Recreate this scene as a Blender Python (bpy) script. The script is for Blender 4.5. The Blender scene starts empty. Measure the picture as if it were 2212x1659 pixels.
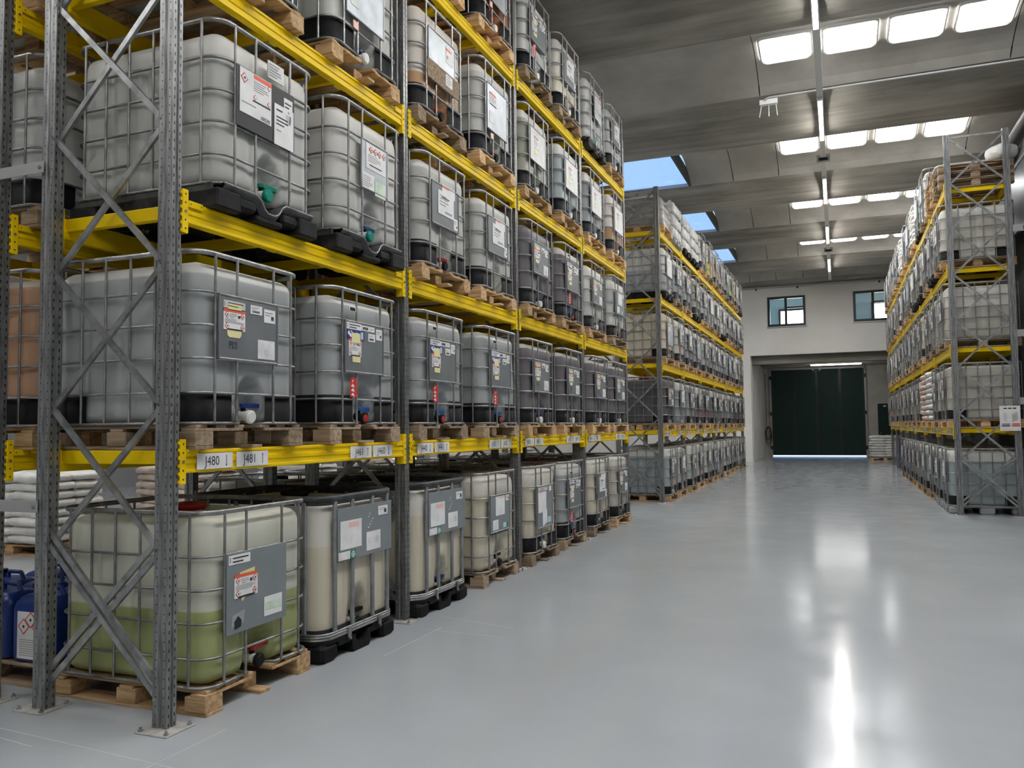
import bpy, bmesh, math, random
from mathutils import Vector, Matrix
random.seed(7)
sc = bpy.context.scene
COL = sc.collection
PI = math.pi

# ------------------------------------------------------------------ camera
f_px, yaw, pitch, roll = 1776.3, 0.3765, 0.0523, -0.0113
cy_, sy_, cp_, sp_ = math.cos(yaw), math.sin(yaw), math.cos(pitch), math.sin(pitch)
fwd = Vector((-sy_ * cp_, cy_ * cp_, sp_)); rgt = Vector((cy_, sy_, 0)); upv = rgt.cross(fwd)
r2 = rgt * math.cos(roll) + upv * math.sin(roll); u2 = -rgt * math.sin(roll) + upv * math.cos(roll)
cam_d = bpy.data.cameras.new('camera'); cam = bpy.data.objects.new('camera', cam_d); COL.objects.link(cam)
cam_d.sensor_width = 36; cam_d.sensor_fit = 'HORIZONTAL'; cam_d.lens = f_px / 2212 * 36
cam_d.clip_start = 0.05; cam_d.clip_end = 300
M = Matrix((r2, u2, -fwd)).transposed().to_4x4(); M.translation = Vector((3.446, -3.535, 1.631))
cam.matrix_world = M
sc.camera = cam

# ------------------------------------------------------------------ view, sky, sun
sc.view_settings.view_transform = 'Standard'; sc.view_settings.look = 'None'
sc.view_settings.gamma = 1.0; sc.view_settings.exposure = 2.55
sc.view_settings.use_curve_mapping = False
try:
    sc.cycles.max_bounces = 6; sc.cycles.diffuse_bounces = 4; sc.cycles.glossy_bounces = 3
    sc.cycles.transmission_bounces = 3; sc.cycles.transparent_max_bounces = 6
    sc.cycles.sample_clamp_indirect = 6; sc.cycles.use_denoising = True
    sc.cycles.caustics_reflective = False; sc.cycles.caustics_refractive = False
except Exception:
    pass
TUBE_E, DOME_E = 36.0, 3.2
world = bpy.data.worlds.new('sky'); sc.world = world; world.use_nodes = True
bg = world.node_tree.nodes['Background']
bg.inputs[0].default_value = (0.30, 0.51, 0.88, 1); bg.inputs[1].default_value = 0.24
sun_d = bpy.data.lights.new('sun', 'SUN'); sun_d.energy = 1.2; sun_d.angle = 0.01; sun_d.color = (1, .95, .86)
sun = bpy.data.objects.new('sun', sun_d); COL.objects.link(sun)
sun.rotation_euler = Vector((-.75, -.35, -1.0)).to_track_quat('-Z', 'Y').to_euler()
sun.location = (20, 20, 20)

# ------------------------------------------------------------------ materials
def new_mat(name):
    m = bpy.data.materials.new(name); m.use_nodes = True
    return m, m.node_tree.nodes, m.node_tree.links, m.node_tree.nodes['Principled BSDF']

def simple(name, col, rough=.5, metal=0.0, spec=.5):
    m, n, l, p = new_mat(name)
    p.inputs['Base Color'].default_value = (*col, 1); p.inputs['Roughness'].default_value = rough
    p.inputs['Metallic'].default_value = metal; p.inputs['Specular IOR Level'].default_value = spec
    return m

def noisy(name, c1, c2, scale=4, rough=.5, rough2=None, metal=0.0, stretch=(1, 1, 1), detail=4, bump=0.0, coord='Object', rnd=0.0, lo=.35, hi=.65, spec=.35):
    m, n, l, p = new_mat(name)
    tc = n.new('ShaderNodeTexCoord'); mp = n.new('ShaderNodeMapping'); nz = n.new('ShaderNodeTexNoise')
    mp.inputs['Scale'].default_value = stretch
    nz.inputs['Scale'].default_value = scale; nz.inputs['Detail'].default_value = detail
    l.new(tc.outputs[coord], mp.inputs[0])
    if rnd:
        oi = n.new('ShaderNodeObjectInfo'); ad = n.new('ShaderNodeVectorMath'); ad.operation = 'ADD'
        sm = n.new('ShaderNodeMath'); sm.operation = 'MULTIPLY'; sm.inputs[1].default_value = 37
        l.new(oi.outputs['Random'], sm.inputs[0]); l.new(mp.outputs[0], ad.inputs[0]); l.new(sm.outputs[0], ad.inputs[1])
        l.new(ad.outputs[0], nz.inputs['Vector'])
    else:
        l.new(mp.outputs[0], nz.inputs['Vector'])
    cr = n.new('ShaderNodeValToRGB'); cr.color_ramp.elements[0].position = lo; cr.color_ramp.elements[1].position = hi
    cr.color_ramp.elements[0].color = (*c1, 1); cr.color_ramp.elements[1].color = (*c2, 1)
    l.new(nz.outputs['Fac'], cr.inputs[0])
    out = cr.outputs[0]
    if rnd:
        hs = n.new('ShaderNodeHueSaturation'); mr = n.new('ShaderNodeMapRange')
        mr.inputs['To Min'].default_value = 1 - rnd; mr.inputs['To Max'].default_value = 1 + rnd
        l.new(oi.outputs['Random'], mr.inputs[0]); l.new(mr.outputs[0], hs.inputs['Value']); l.new(out, hs.inputs['Color'])
        out = hs.outputs[0]
    l.new(out, p.inputs['Base Color'])
    p.inputs['Metallic'].default_value = metal; p.inputs['Roughness'].default_value = rough; p.inputs['Specular IOR Level'].default_value = spec
    if rough2 is not None:
        mr = n.new('ShaderNodeMapRange'); mr.inputs['From Min'].default_value = .3; mr.inputs['From Max'].default_value = .7
        mr.inputs['To Min'].default_value = rough; mr.inputs['To Max'].default_value = rough2
        l.new(nz.outputs['Fac'], mr.inputs[0]); l.new(mr.outputs[0], p.inputs['Roughness'])
    if bump:
        b = n.new('ShaderNodeBump'); b.inputs['Strength'].default_value = bump; b.inputs['Distance'].default_value = .02
        l.new(nz.outputs['Fac'], b.inputs['Height']); l.new(b.outputs[0], p.inputs['Normal'])
    return m

def emit(name, col, s):
    m, n, l, p = new_mat(name)
    p.inputs['Base Color'].default_value = (*col, 1)
    p.inputs['Emission Color'].default_value = (*col, 1); p.inputs['Emission Strength'].default_value = s
    return m

MT = {}
MT['galv'] = noisy('galvanized_steel', (.22, .225, .23), (.46, .465, .47), 9, .42, .3, .8, detail=3, rnd=.1)
MT['cage'] = noisy('cage_tube', (.25, .25, .25), (.40, .40, .395), 14, .32, .45, .85, rnd=.12)
MT['darksteel'] = noisy('dark_coated_steel', (.035, .036, .038), (.075, .077, .08), 12, .4, .55, .3)
MT['barsteel'] = noisy('flat_bar_steel', (.20, .21, .22), (.30, .31, .32), 10, .45, .6, .4)
MT['yellow'] = noisy('yellow_paint', (.82, .555, .003), (.88, .61, .005), 3, .4, .5, spec=.15)
MT['wood'] = noisy('pallet_wood', (.40, .245, .115), (.66, .45, .25), 3.2, .75, .85, stretch=(1, 9, 9), bump=.25, rnd=.22)
MT['oldwood'] = noisy('weathered_pallet_wood', (.23, .16, .10), (.42, .32, .22), 3.2, .8, .9, stretch=(1, 9, 9), bump=.3, rnd=.2)
MT['black'] = noisy('black_plastic', (.006, .006, .007), (.014, .014, .015), 6, .55, .7, spec=.15)
MT['dustyblack'] = noisy('dusty_black_plastic', (.008, .008, .009), (.075, .072, .07), 7, .5, .8, lo=.5, hi=.85, spec=.2)
MT['greyplastic'] = simple('grey_plastic', (.30, .31, .32), .5)
MT['plate'] = noisy('painted_metal_plate', (.145, .160, .170), (.175, .19, .20), 4, .42, .5, .1)
MT['plate_lt'] = noisy('pale_grey_plate', (.20, .225, .24), (.23, .255, .27), 4, .45, .5, .1)
MT['plate_si'] = noisy('bare_metal_plate', (.30, .33, .35), (.50, .53, .56), 5, .32, .5, .55)
MT['plate_bk'] = simple('black_plate', (.010, .011, .012), .5)
MT['plate_wh'] = noisy('white_plate', (.55, .56, .55), (.70, .71, .70), 5, .35, .5)
MT['paper'] = noisy('white_paper', (.70, .70, .70), (.80, .80, .80), 7, .6)
MT['paperblur'] = noisy('faded_white_paper', (.58, .56, .58), (.80, .79, .80), 7, .6)
MT['tape'] = simple('yellow_tape', (.78, .72, .38), .5)
MT['ink'] = simple('black_ink', (.015, .015, .02), .6)
MT['greyink'] = simple('grey_print', (.33, .33, .34), .6)
MT['orange'] = simple('orange_print', (.80, .12, .05), .5)
MT['red'] = simple('red_print', (.62, .02, .02), .45)
MT['redframe'] = simple('red_diamond_print', (.62, .08, .10), .5)
MT['pink'] = simple('pale_pink_print', (.80, .50, .45), .6)
MT['navy'] = simple('navy_print', (.012, .03, .22), .4)
MT['green'] = simple('green_print', (.0, .22, .12), .5)
MT['palegreen'] = noisy('faded_green_paper', (.48, .62, .47), (.72, .78, .70), 8, .6)
MT['cyan'] = simple('pale_cyan_print', (.45, .62, .66), .6)
MT['hblue'] = simple('blue_plastic', (.010, .035, .19), .35)
MT['hblue2'] = simple('bright_blue_plastic', (.015, .12, .45), .35)
MT['hred'] = simple('red_plastic', (.45, .015, .02), .35)
MT['hgreen'] = simple('teal_plastic', (.0, .24, .17), .35)
MT['hyellow'] = simple('yellow_plastic', (.6, .5, .05), .35)
MT['capwhite'] = simple('white_plastic', (.72, .71, .67), .4)
MT['film'] = simple('clear_plastic_film', (.62, .62, .60), .15)
MT['canblue'] = simple('blue_canister_plastic', (.008, .03, .17), .3)
MT['bagwhite'] = noisy('white_bag', (.62, .61, .58), (.80, .79, .77), 5, .35, .6, bump=.5, rnd=.05)
MT['bagbeige'] = noisy('beige_bag', (.45, .36, .29), (.70, .61, .54), 5, .3, .5, bump=.6, rnd=.06)
MT['bagpink'] = noisy('pinkish_bag', (.56, .40, .33), (.74, .60, .53), 5, .3, .5, bump=.6, rnd=.06)
MT['wrap'] = noisy('grey_stretch_wrap', (.20, .19, .17), (.40, .385, .355), 3, .18, .3, stretch=(1, 1, 5), bump=.8)
MT['jug'] = noisy('white_jug_plastic', (.58, .58, .56), (.75, .75, .73), 9, .12, .3, bump=.6, rnd=.1)
MT['card'] = noisy('brown_cardboard', (.20, .11, .05), (.30, .17, .085), 4, .8)
MT['alu'] = simple('grey_aluminium', (.40, .40, .40), .45, .4)
MT['duct'] = simple('grey_duct_metal', (.13, .13, .13), .5, .5)
MT['greendoor'] = noisy('dark_green_paint', (.008, .030, .022), (.011, .038, .028), 2, .6, .7)
MT['frame_dk'] = simple('dark_green_frame', (.006, .016, .013), .4)
MT['rubber'] = simple('black_rubber', (.02, .018, .018), .5)
MT['tube'] = emit('lit_tube', (1, .985, .95), TUBE_E)
MT['dustplate'] = noisy('dusty_base_plate', (.34, .33, .31), (.50, .48, .45), 12, .7)
MT['trunk'] = simple('pale_trunking', (.75, .75, .73), .5)
MT['strip'] = emit('lit_strip_lamp', (1, .99, .97), 6.0)

def plaster(name, a, b, sc_=.7):
    return noisy(name, a, b, sc_, .85, detail=6, coord='Object', bump=.05)
MT['wallwhite'] = plaster('white_plaster', (.76, .74, .70), (.84, .82, .785))
MT['wallbeige'] = plaster('rough_beige_plaster', (.46, .43, .38), (.56, .53, .47), 2)
MT['walldark'] = plaster('grey_concrete_wall', (.20, .205, .205), (.27, .275, .275))

def concrete(name, a, b, stretch):
    m, n, l, p = new_mat(name)
    tc = n.new('ShaderNodeTexCoord'); mp = n.new('ShaderNodeMapping'); mp.inputs['Scale'].default_value = stretch
    nz = n.new('ShaderNodeTexNoise'); nz.inputs['Scale'].default_value = 1.0; nz.inputs['Detail'].default_value = 8; nz.inputs['Roughness'].default_value = .62
    nz2 = n.new('ShaderNodeTexNoise'); nz2.inputs['Scale'].default_value = .55; nz2.inputs['Detail'].default_value = 5
    cr = n.new('ShaderNodeValToRGB'); cr.color_ramp.elements[0].position = .39; cr.color_ramp.elements[1].position = .61
    cr.color_ramp.elements[0].color = (*a, 1); cr.color_ramp.elements[1].color = (*b, 1)
    mx = n.new('ShaderNodeMix'); mx.data_type = 'FLOAT'; mx.inputs[0].default_value = .45
    l.new(tc.outputs['Object'], mp.inputs[0]); l.new(mp.outputs[0], nz.inputs[0]); l.new(tc.outputs['Object'], nz2.inputs[0])
    l.new(nz.outputs['Fac'], mx.inputs[2]); l.new(nz2.outputs['Fac'], mx.inputs[3]); l.new(mx.outputs[0], cr.inputs[0])
    l.new(cr.outputs[0], p.inputs['Base Color']); p.inputs['Roughness'].default_value = .85
    return m
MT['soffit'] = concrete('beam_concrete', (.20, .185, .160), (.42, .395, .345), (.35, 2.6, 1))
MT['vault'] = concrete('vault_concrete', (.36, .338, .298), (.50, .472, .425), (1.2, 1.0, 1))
MT['lintel'] = concrete('lintel_concrete', (.17, .155, .13), (.30, .28, .24), (.5, 2, 2))

# floor: glossy epoxy
m, n, l, p = new_mat('grey_epoxy_floor')
tc = n.new('ShaderNodeTexCoord'); nz = n.new('ShaderNodeTexNoise'); nz.inputs['Scale'].default_value = .8; nz.inputs['Detail'].default_value = 6
l.new(tc.outputs['Object'], nz.inputs[0])
cr = n.new('ShaderNodeValToRGB'); cr.color_ramp.elements[0].position = .3; cr.color_ramp.elements[1].position = .7
cr.color_ramp.elements[0].color = (.365, .388, .412, 1); cr.color_ramp.elements[1].color = (.405, .43, .455, 1)
l.new(nz.outputs['Fac'], cr.inputs[0]); l.new(cr.outputs[0], p.inputs['Base Color'])
nz3 = n.new('ShaderNodeTexNoise'); nz3.inputs['Scale'].default_value = 2.2; nz3.inputs['Detail'].default_value = 8; nz3.inputs['Roughness'].default_value = .7
l.new(tc.outputs['Object'], nz3.inputs[0])
mr = n.new('ShaderNodeMapRange'); mr.inputs['From Min'].default_value = .35; mr.inputs['From Max'].default_value = .7
mr.inputs['To Min'].default_value = .10; mr.inputs['To Max'].default_value = .19
l.new(nz3.outputs['Fac'], mr.inputs[0]); l.new(mr.outputs[0], p.inputs['Roughness'])
nz4 = n.new('ShaderNodeTexNoise'); nz4.inputs['Scale'].default_value = 5; nz4.inputs['Detail'].default_value = 3
l.new(tc.outputs['Object'], nz4.inputs[0])
bp = n.new('ShaderNodeBump'); bp.inputs['Strength'].default_value = .03; bp.inputs['Distance'].default_value = .02
l.new(nz4.outputs['Fac'], bp.inputs['Height']); l.new(bp.outputs[0], p.inputs['Normal'])
p.inputs['Specular IOR Level'].default_value = .13
MT['floor'] = m

# upright steel with rows of punched holes (object space)
m, n, l, p = new_mat('punched_upright_steel')
tc = n.new('ShaderNodeTexCoord'); sx = n.new('ShaderNodeSeparateXYZ'); l.new(tc.outputs['Object'], sx.inputs[0])
geo = n.new('ShaderNodeNewGeometry'); sn = n.new('ShaderNodeSeparateXYZ')
vt = n.new('ShaderNodeVectorTransform'); vt.vector_type = 'NORMAL'; vt.convert_from = 'WORLD'; vt.convert_to = 'OBJECT'
l.new(geo.outputs['True Normal'], vt.inputs[0]); l.new(vt.outputs[0], sn.inputs[0])
def mth(op, a, b=None, c=None):
    x = n.new('ShaderNodeMath'); x.operation = op
    for i, v in enumerate((a, b, c)):
        if v is None: continue
        if isinstance(v, (int, float)): x.inputs[i].default_value = v
        else: l.new(v, x.inputs[i])
    return x.outputs[0]
zz = mth('FRACT', mth('MULTIPLY', sx.outputs[2], 20.0))
zin = mth('LESS_THAN', mth('ABSOLUTE', mth('SUBTRACT', zz, .5)), .19)
zin2 = mth('LESS_THAN', mth('ABSOLUTE', mth('SUBTRACT', zz, .5)), .085)
fx = mth('GREATER_THAN', mth('ABSOLUTE', sn.outputs[0]), .7); fy = mth('GREATER_THAN', mth('ABSOLUTE', sn.outputs[1]), .7)
yb = mth('LESS_THAN', mth('ABSOLUTE', mth('SUBTRACT', mth('ABSOLUTE', sx.outputs[1]), .021)), .0042)
xa = mth('LESS_THAN', mth('ABSOLUTE', mth('SUBTRACT', sx.outputs[0], -.022)), .0035)
xb = mth('LESS_THAN', mth('ABSOLUTE', mth('SUBTRACT', sx.outputs[0], -.078)), .0035)
hole = mth('MAXIMUM', mth('MULTIPLY', mth('MULTIPLY', fx, zin), yb), mth('MULTIPLY', mth('MULTIPLY', fy, zin2), mth('MAXIMUM', xa, xb)))
nz = n.new('ShaderNodeTexNoise'); nz.inputs['Scale'].default_value = 1; nz.inputs['Detail'].default_value = 6
mp = n.new('ShaderNodeMapping'); mp.inputs['Scale'].default_value = (60, 60, 6)
l.new(tc.outputs['Object'], mp.inputs[0]); l.new(mp.outputs[0], nz.inputs[0])
cr = n.new('ShaderNodeValToRGB'); cr.color_ramp.elements[0].position = .35; cr.color_ramp.elements[1].position = .7
cr.color_ramp.elements[0].color = (.17, .173, .175, 1); cr.color_ramp.elements[1].color = (.38, .385, .385, 1)
l.new(nz.outputs['Fac'], cr.inputs[0])
mx = n.new('ShaderNodeMix'); mx.data_type = 'RGBA'; l.new(hole, mx.inputs[0]); l.new(cr.outputs[0], mx.inputs[6]); mx.inputs[7].default_value = (.008, .008, .008, 1)
l.new(mx.outputs[2], p.inputs['Base Color'])
l.new(mth('MULTIPLY', mth('SUBTRACT', 1.0, hole), .7), p.inputs['Metallic']); p.inputs['Roughness'].default_value = .4
MT['upright'] = m

# translucent tank plastic; the object's colour is the liquid, its alpha the fill height / 1.2 m
m, n, l, p = new_mat('translucent_tank_plastic')
oi = n.new('ShaderNodeObjectInfo'); tc = n.new('ShaderNodeTexCoord'); sx = n.new('ShaderNodeSeparateXYZ'); l.new(tc.outputs['Object'], sx.inputs[0])
a = mth('MULTIPLY', oi.outputs['Alpha'], 1.2)
mr = n.new('ShaderNodeMapRange'); mr.inputs['From Min'].default_value = -.006; mr.inputs['From Max'].default_value = .006
l.new(mth('SUBTRACT', sx.outputs[2], a), mr.inputs[0])
mx = n.new('ShaderNodeMix'); mx.data_type = 'RGBA'
mw = n.new('ShaderNodeMix'); mw.data_type = 'RGBA'; mw.inputs[0].default_value = .78; l.new(oi.outputs['Color'], mw.inputs[6]); mw.inputs[7].default_value = (.84, .825, .775, 1)
l.new(mr.outputs[0], mx.inputs[0]); l.new(oi.outputs['Color'], mx.inputs[6]); l.new(mw.outputs[2], mx.inputs[7])
nz = n.new('ShaderNodeTexNoise'); nz.inputs['Scale'].default_value = 5; l.new(tc.outputs['Object'], nz.inputs[0])
mr2 = n.new('ShaderNodeMapRange'); mr2.inputs['To Min'].default_value = .93; mr2.inputs['To Max'].default_value = 1.05; l.new(nz.outputs['Fac'], mr2.inputs[0])
vm = n.new('ShaderNodeVectorMath'); vm.operation = 'SCALE'; l.new(mx.outputs[2], vm.inputs[0]); l.new(mr2.outputs[0], vm.inputs[3])
l.new(vm.outputs[0], p.inputs['Base Color']); p.inputs['Roughness'].default_value = .38; p.inputs['Specular IOR Level'].default_value = .4
tr = n.new('ShaderNodeBsdfTranslucent'); l.new(vm.outputs[0], tr.inputs[0])
ms = n.new('ShaderNodeMixShader'); ms.inputs[0].default_value = .22
l.new(p.outputs[0], ms.inputs[1]); l.new(tr.outputs[0], ms.inputs[2]); l.new(ms.outputs[0], n['Material Output'].inputs[0])
MT['bottle'] = m

# skylight panel: milky wired sheet giving the daylight
m, n, l, p = new_mat('daylit_rooflight_panel')
tc = n.new('ShaderNodeTexCoord'); br = n.new('ShaderNodeTexBrick'); br.offset = 0.0
br.inputs['Scale'].default_value = 1.0; br.inputs['Brick Width'].default_value = .075; br.inputs['Row Height'].default_value = .075
br.inputs['Mortar Size'].default_value = .0045; br.inputs['Mortar Smooth'].default_value = .3
br.inputs['Color1'].default_value = (1, 1, 1, 1); br.inputs['Color2'].default_value = (.96, .97, 1, 1); br.inputs['Mortar'].default_value = (.055, .060, .078, 1)
l.new(tc.outputs['Object'], br.inputs[0])
l.new(br.outputs['Color'], p.inputs['Emission Color']); p.inputs['Emission Strength'].default_value = DOME_E
p.inputs['Base Color'].default_value = (.8, .8, .8, 1)
MT['dome'] = m
# clear pane
m, n, l, p = new_mat('clear_pane')
n.remove(p); t = n.new('ShaderNodeBsdfTransparent'); g = n.new('ShaderNodeBsdfGlossy'); g.inputs['Roughness'].default_value = .03
ms = n.new('ShaderNodeMixShader'); ms.inputs[0].default_value = .07
l.new(t.outputs[0], ms.inputs[1]); l.new(g.outputs[0], ms.inputs[2]); l.new(ms.outputs[0], n['Material Output'].inputs[0])
MT['glass'] = m
m, n, l, p = new_mat('hazy_plastic_sheet')
p.inputs['Base Color'].default_value = (.12, .13, .135, 1); p.inputs['Roughness'].default_value = .3
MT['haze'] = m
MT['officewall'] = simple('pale_blue_office_paint', (.36, .50, .56), .8)
MT['daywindow'] = emit('daylit_office_window', (1, 1, .98), 2.2)
MT['ground'] = simple('pale_outdoor_ground', (.7, .7, .68), .9)

# ------------------------------------------------------------------ mesh builder
class MB:
    def __init__(s): s.v = []; s.f = []; s.m = []; s.mats = []; s.sm = []
    def mi(s, mat):
        if mat not in s.mats: s.mats.append(mat)
        return s.mats.index(mat)
    def add(s, vs, fs, mat, smooth=False):
        o = len(s.v); s.v += [tuple(v) for v in vs]; k = s.mi(mat)
        for f in fs: s.f.append([o + i for i in f]); s.m.append(k); s.sm.append(smooth)
    def box(s, x0, x1, y0, y1, z0, z1, mat):
        vs = [(x0, y0, z0), (x1, y0, z0), (x1, y1, z0), (x0, y1, z0), (x0, y0, z1), (x1, y0, z1), (x1, y1, z1), (x0, y1, z1)]
        s.add(vs, [(0, 3, 2, 1), (4, 5, 6, 7), (0, 1, 5, 4), (1, 2, 6, 5), (2, 3, 7, 6), (3, 0, 4, 7)], mat)
    def bev(s, x0, x1, y0, y1, z0, z1, mat, b=.006):
        # box with chamfered vertical and horizontal edges (three stacked rings)
        def ring(z, i): return [(x0 + i + b, y0 + i, z), (x1 - i - b, y0 + i, z), (x1 - i, y0 + i + b, z), (x1 - i, y1 - i - b, z), (x1 - i - b, y1 - i, z), (x0 + i + b, y1 - i, z), (x0 + i, y1 - i - b, z), (x0 + i, y0 + i + b, z)]
        rs = [ring(z0, b * .7), ring(z0 + b, 0), ring(z1 - b, 0), ring(z1, b * .7)]
        vs = sum(rs, []); fs = [tuple(range(7, -1, -1)), tuple(range(24, 32))]
        for k in range(3):
            for i in range(8): j = (i + 1) % 8; fs.append((k * 8 + i, k * 8 + j, k * 8 + 8 + j, k * 8 + 8 + i))
        s.add(vs, fs, mat)
    def loft(s, rings, mat, cap=(True, True), smooth=True, closed=True):
        n_ = len(rings[0]); vs = sum([list(r) for r in rings], []); fs = []
        for k in range(len(rings) - 1):
            for i in range(n_ if closed else n_ - 1):
                j = (i + 1) % n_; fs.append((k * n_ + i, k * n_ + j, (k + 1) * n_ + j, (k + 1) * n_ + i))
        s.add(vs, fs, mat, smooth)
        if cap[0]: s.add(rings[0], [tuple(range(n_ - 1, -1, -1))], mat)
        if cap[1]: s.add(rings[-1], [tuple(range(n_))], mat)
    def tube(s, pts, r, mat, n_=8, closed=False, flat=None):
        P = [Vector(p_) for p_ in pts]; N = len(P); rings = []
        up = Vector((0, 0, 1)); prev = None
        for i in range(N):
            if closed: t = P[(i + 1) % N] - P[i - 1]
            else: t = P[min(i + 1, N - 1)] - P[max(i - 1, 0)]
            t.normalize()
            a_ = up if abs(t.z) < .9 else Vector((1, 0, 0))
            if prev is not None and abs(t.z) >= .9: a_ = prev
            u = t.cross(a_).normalized(); v = u.cross(t).normalized()
            prev = v
            ru, rv = (r, r) if flat is None else flat
            rings.append([tuple(P[i] + u * (math.cos(2 * PI * k / n_) * ru) + v * (math.sin(2 * PI * k / n_) * rv)) for k in range(n_)])
        if closed:
            rings.append(rings[0]); s.loft(rings, mat, (False, False))
        else: s.loft(rings, mat)
    def bar(s, a, b, w, h, mat, upx=(0, 1, 0)):
        a, b = Vector(a), Vector(b); t = (b - a).normalized(); u = Vector(upx); v = t.cross(u).normalized(); u = v.cross(t).normalized()
        def q(p_): return [tuple(p_ + u * (i * w / 2) + v * (j * h / 2)) for i, j in ((-1, -1), (1, -1), (1, 1), (-1, 1))]
        s.loft([q(a), q(b)], mat, smooth=False)
    def cyl(s, c, axis, r, h, mat, n_=16, r2=None):
        c = Vector(c); ax = Vector(axis).normalized(); q = ax.to_track_quat('Z', 'Y').to_matrix()
        r2 = r if r2 is None else r2
        def ring(rr_, d): return [tuple(c + q @ Vector((math.cos(2 * PI * k / n_) * rr_, math.sin(2 * PI * k / n_) * rr_, d))) for k in range(n_)]
        s.loft([ring(r, 0), ring(r2, h)], mat)
    def prismY(s, prof, y0, y1, mat):   # prof: list of (x,z)
        s.loft([[(x, y0, z) for x, z in prof], [(x, y1, z) for x, z in prof]], mat, smooth=False)
    def prismZ(s, prof, z0, z1, mat):
        s.loft([[(x, y, z0) for x, y in prof], [(x, y, z1) for x, y in prof]], mat, smooth=False)
    def mesh(s, name):
        me = bpy.data.meshes.new(name); me.from_pydata(s.v, [], s.f); me.update()
        for mt in s.mats: me.materials.append(MT[mt])
        me.polygons.foreach_set('material_index', s.m); me.polygons.foreach_set('use_smooth', s.sm)
        bm = bmesh.new(); bm.from_mesh(me); bmesh.ops.recalc_face_normals(bm, faces=bm.faces); bm.to_mesh(me); bm.free()
        return me

def put(name, me, parent=None, loc=(0, 0, 0), rz=0.0, **props):
    o = bpy.data.objects.new(name, me); COL.objects.link(o)
    if parent is not None: o.parent = parent
    o.location = loc; o.rotation_euler = (0, 0, rz)
    for k, v in props.items(): o[k] = v
    return o
def thing(name, label, cat, loc=(0, 0, 0), rz=0.0, group=None, me=None):
    o = put(name, me, None, loc, rz, label=label, category=cat)
    if group: o['group'] = group
    return o
def struct(name, mb): return put(name, mb.mesh(name), None, kind='structure')
def rr(hx, hy, rad, n_=6, z=0.0):
    out = []
    for cx, cy, a0 in ((hx - rad, hy - rad, 0), (-hx + rad, hy - rad, PI / 2), (-hx + rad, -hy + rad, PI), (hx - rad, -hy + rad, 1.5 * PI)):
        for k in range(n_ + 1):
            a_ = a0 + PI / 2 * k / n_; out.append((cx + rad * math.cos(a_), cy + rad * math.sin(a_), z))
    return out
_tc = {}
def text_polys(txt, size):
    key = (txt, size)
    if key not in _tc:
        cu = bpy.data.curves.new('t', 'FONT'); cu.body = txt; cu.size = size; cu.align_x = 'CENTER'; cu.align_y = 'CENTER'; cu.resolution_u = 3
        ob = bpy.data.objects.new('t', cu); COL.objects.link(ob)
        bpy.context.view_layer.update()
        me = bpy.data.meshes.new_from_object(ob.evaluated_get(bpy.context.evaluated_depsgraph_get()))
        _tc[key] = ([tuple(v.co) for v in me.vertices], [tuple(p_.vertices) for p_ in me.polygons])
        bpy.data.objects.remove(ob); bpy.data.meshes.remove(me); bpy.data.curves.remove(cu)
    return _tc[key]

# ------------------------------------------------------------------ hall
RX = 7.45
b = MB(); b.box(-16, RX + .3, -14, 40.3, -.2, 0, 'floor'); struct('floor', b)
b = MB(); b.box(-16.3, -16, -14, 34, 0, 8.6, 'walldark'); struct('wall_left', b)
b = MB(); b.box(RX, RX + .3, -14, 40.3, 0, 8.6, 'walldark'); struct('wall_right', b)
b = MB(); b.box(-16, RX, -14.3, -14, 0, 8.6, 'wallwhite'); struct('wall_front', b)
# end wall with the passage under the office floor
WY = 33.52
b = MB()
b.box(-16, -.02, WY, WY + .3, 0, 7.95, 'wallwhite')
b.box(-.22, 0.0, WY + .3, 40, 0, 4.62, 'wallwhite')
struct('wall_back', b)
W1 = (.746, 2.30, 5.83, 7.12); W2 = (4.18, 5.74, 5.86, 7.14)
b = MB()
b.box(-.02, W1[0], WY, WY + .25, 4.61, 7.95, 'wallwhite'); b.box(W1[1], W2[0], WY, WY + .25, 4.61, 7.95, 'wallwhite'); b.box(W2[1], RX, WY, WY + .25, 4.61, 7.95, 'wallwhite')
for w in (W1, W2): b.box(w[0], w[1], WY, WY + .25, 4.61, w[2], 'wallwhite'); b.box(w[0], w[1], WY, WY + .25, w[3], 7.95, 'wallwhite')
struct('wall_upper_back', b)
b = MB()
b.box(.0, RX, 40, 40.3, 4.36, 8, 'wallbeige'); b.box(-.22, .33, 40, 40.3, 0, 4.36, 'wallbeige'); b.box(4.72, 5.25, 40, 40.3, 0, 4.36, 'wallbeige'); b.box(5.25, 6.15, 40, 40.3, 2.56, 4.36, 'wallbeige'); b.box(6.15, RX, 40, 40.3, 0, 4.36, 'wallbeige')
struct('wall_door_side', b)
b = MB()
b.box(-.02, RX, WY + .25, 40, 4.62, 4.8, 'lintel')
b.box(.0, RX, WY + .35, WY + .95, 4.25, 4.62, 'lintel')
for i, y in enumerate((36.0, 37.6, 39.2)): b.box(.05, RX, y, y + .3, 4.42, 4.62, 'lintel')
struct('ceiling_passage', b)
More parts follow.
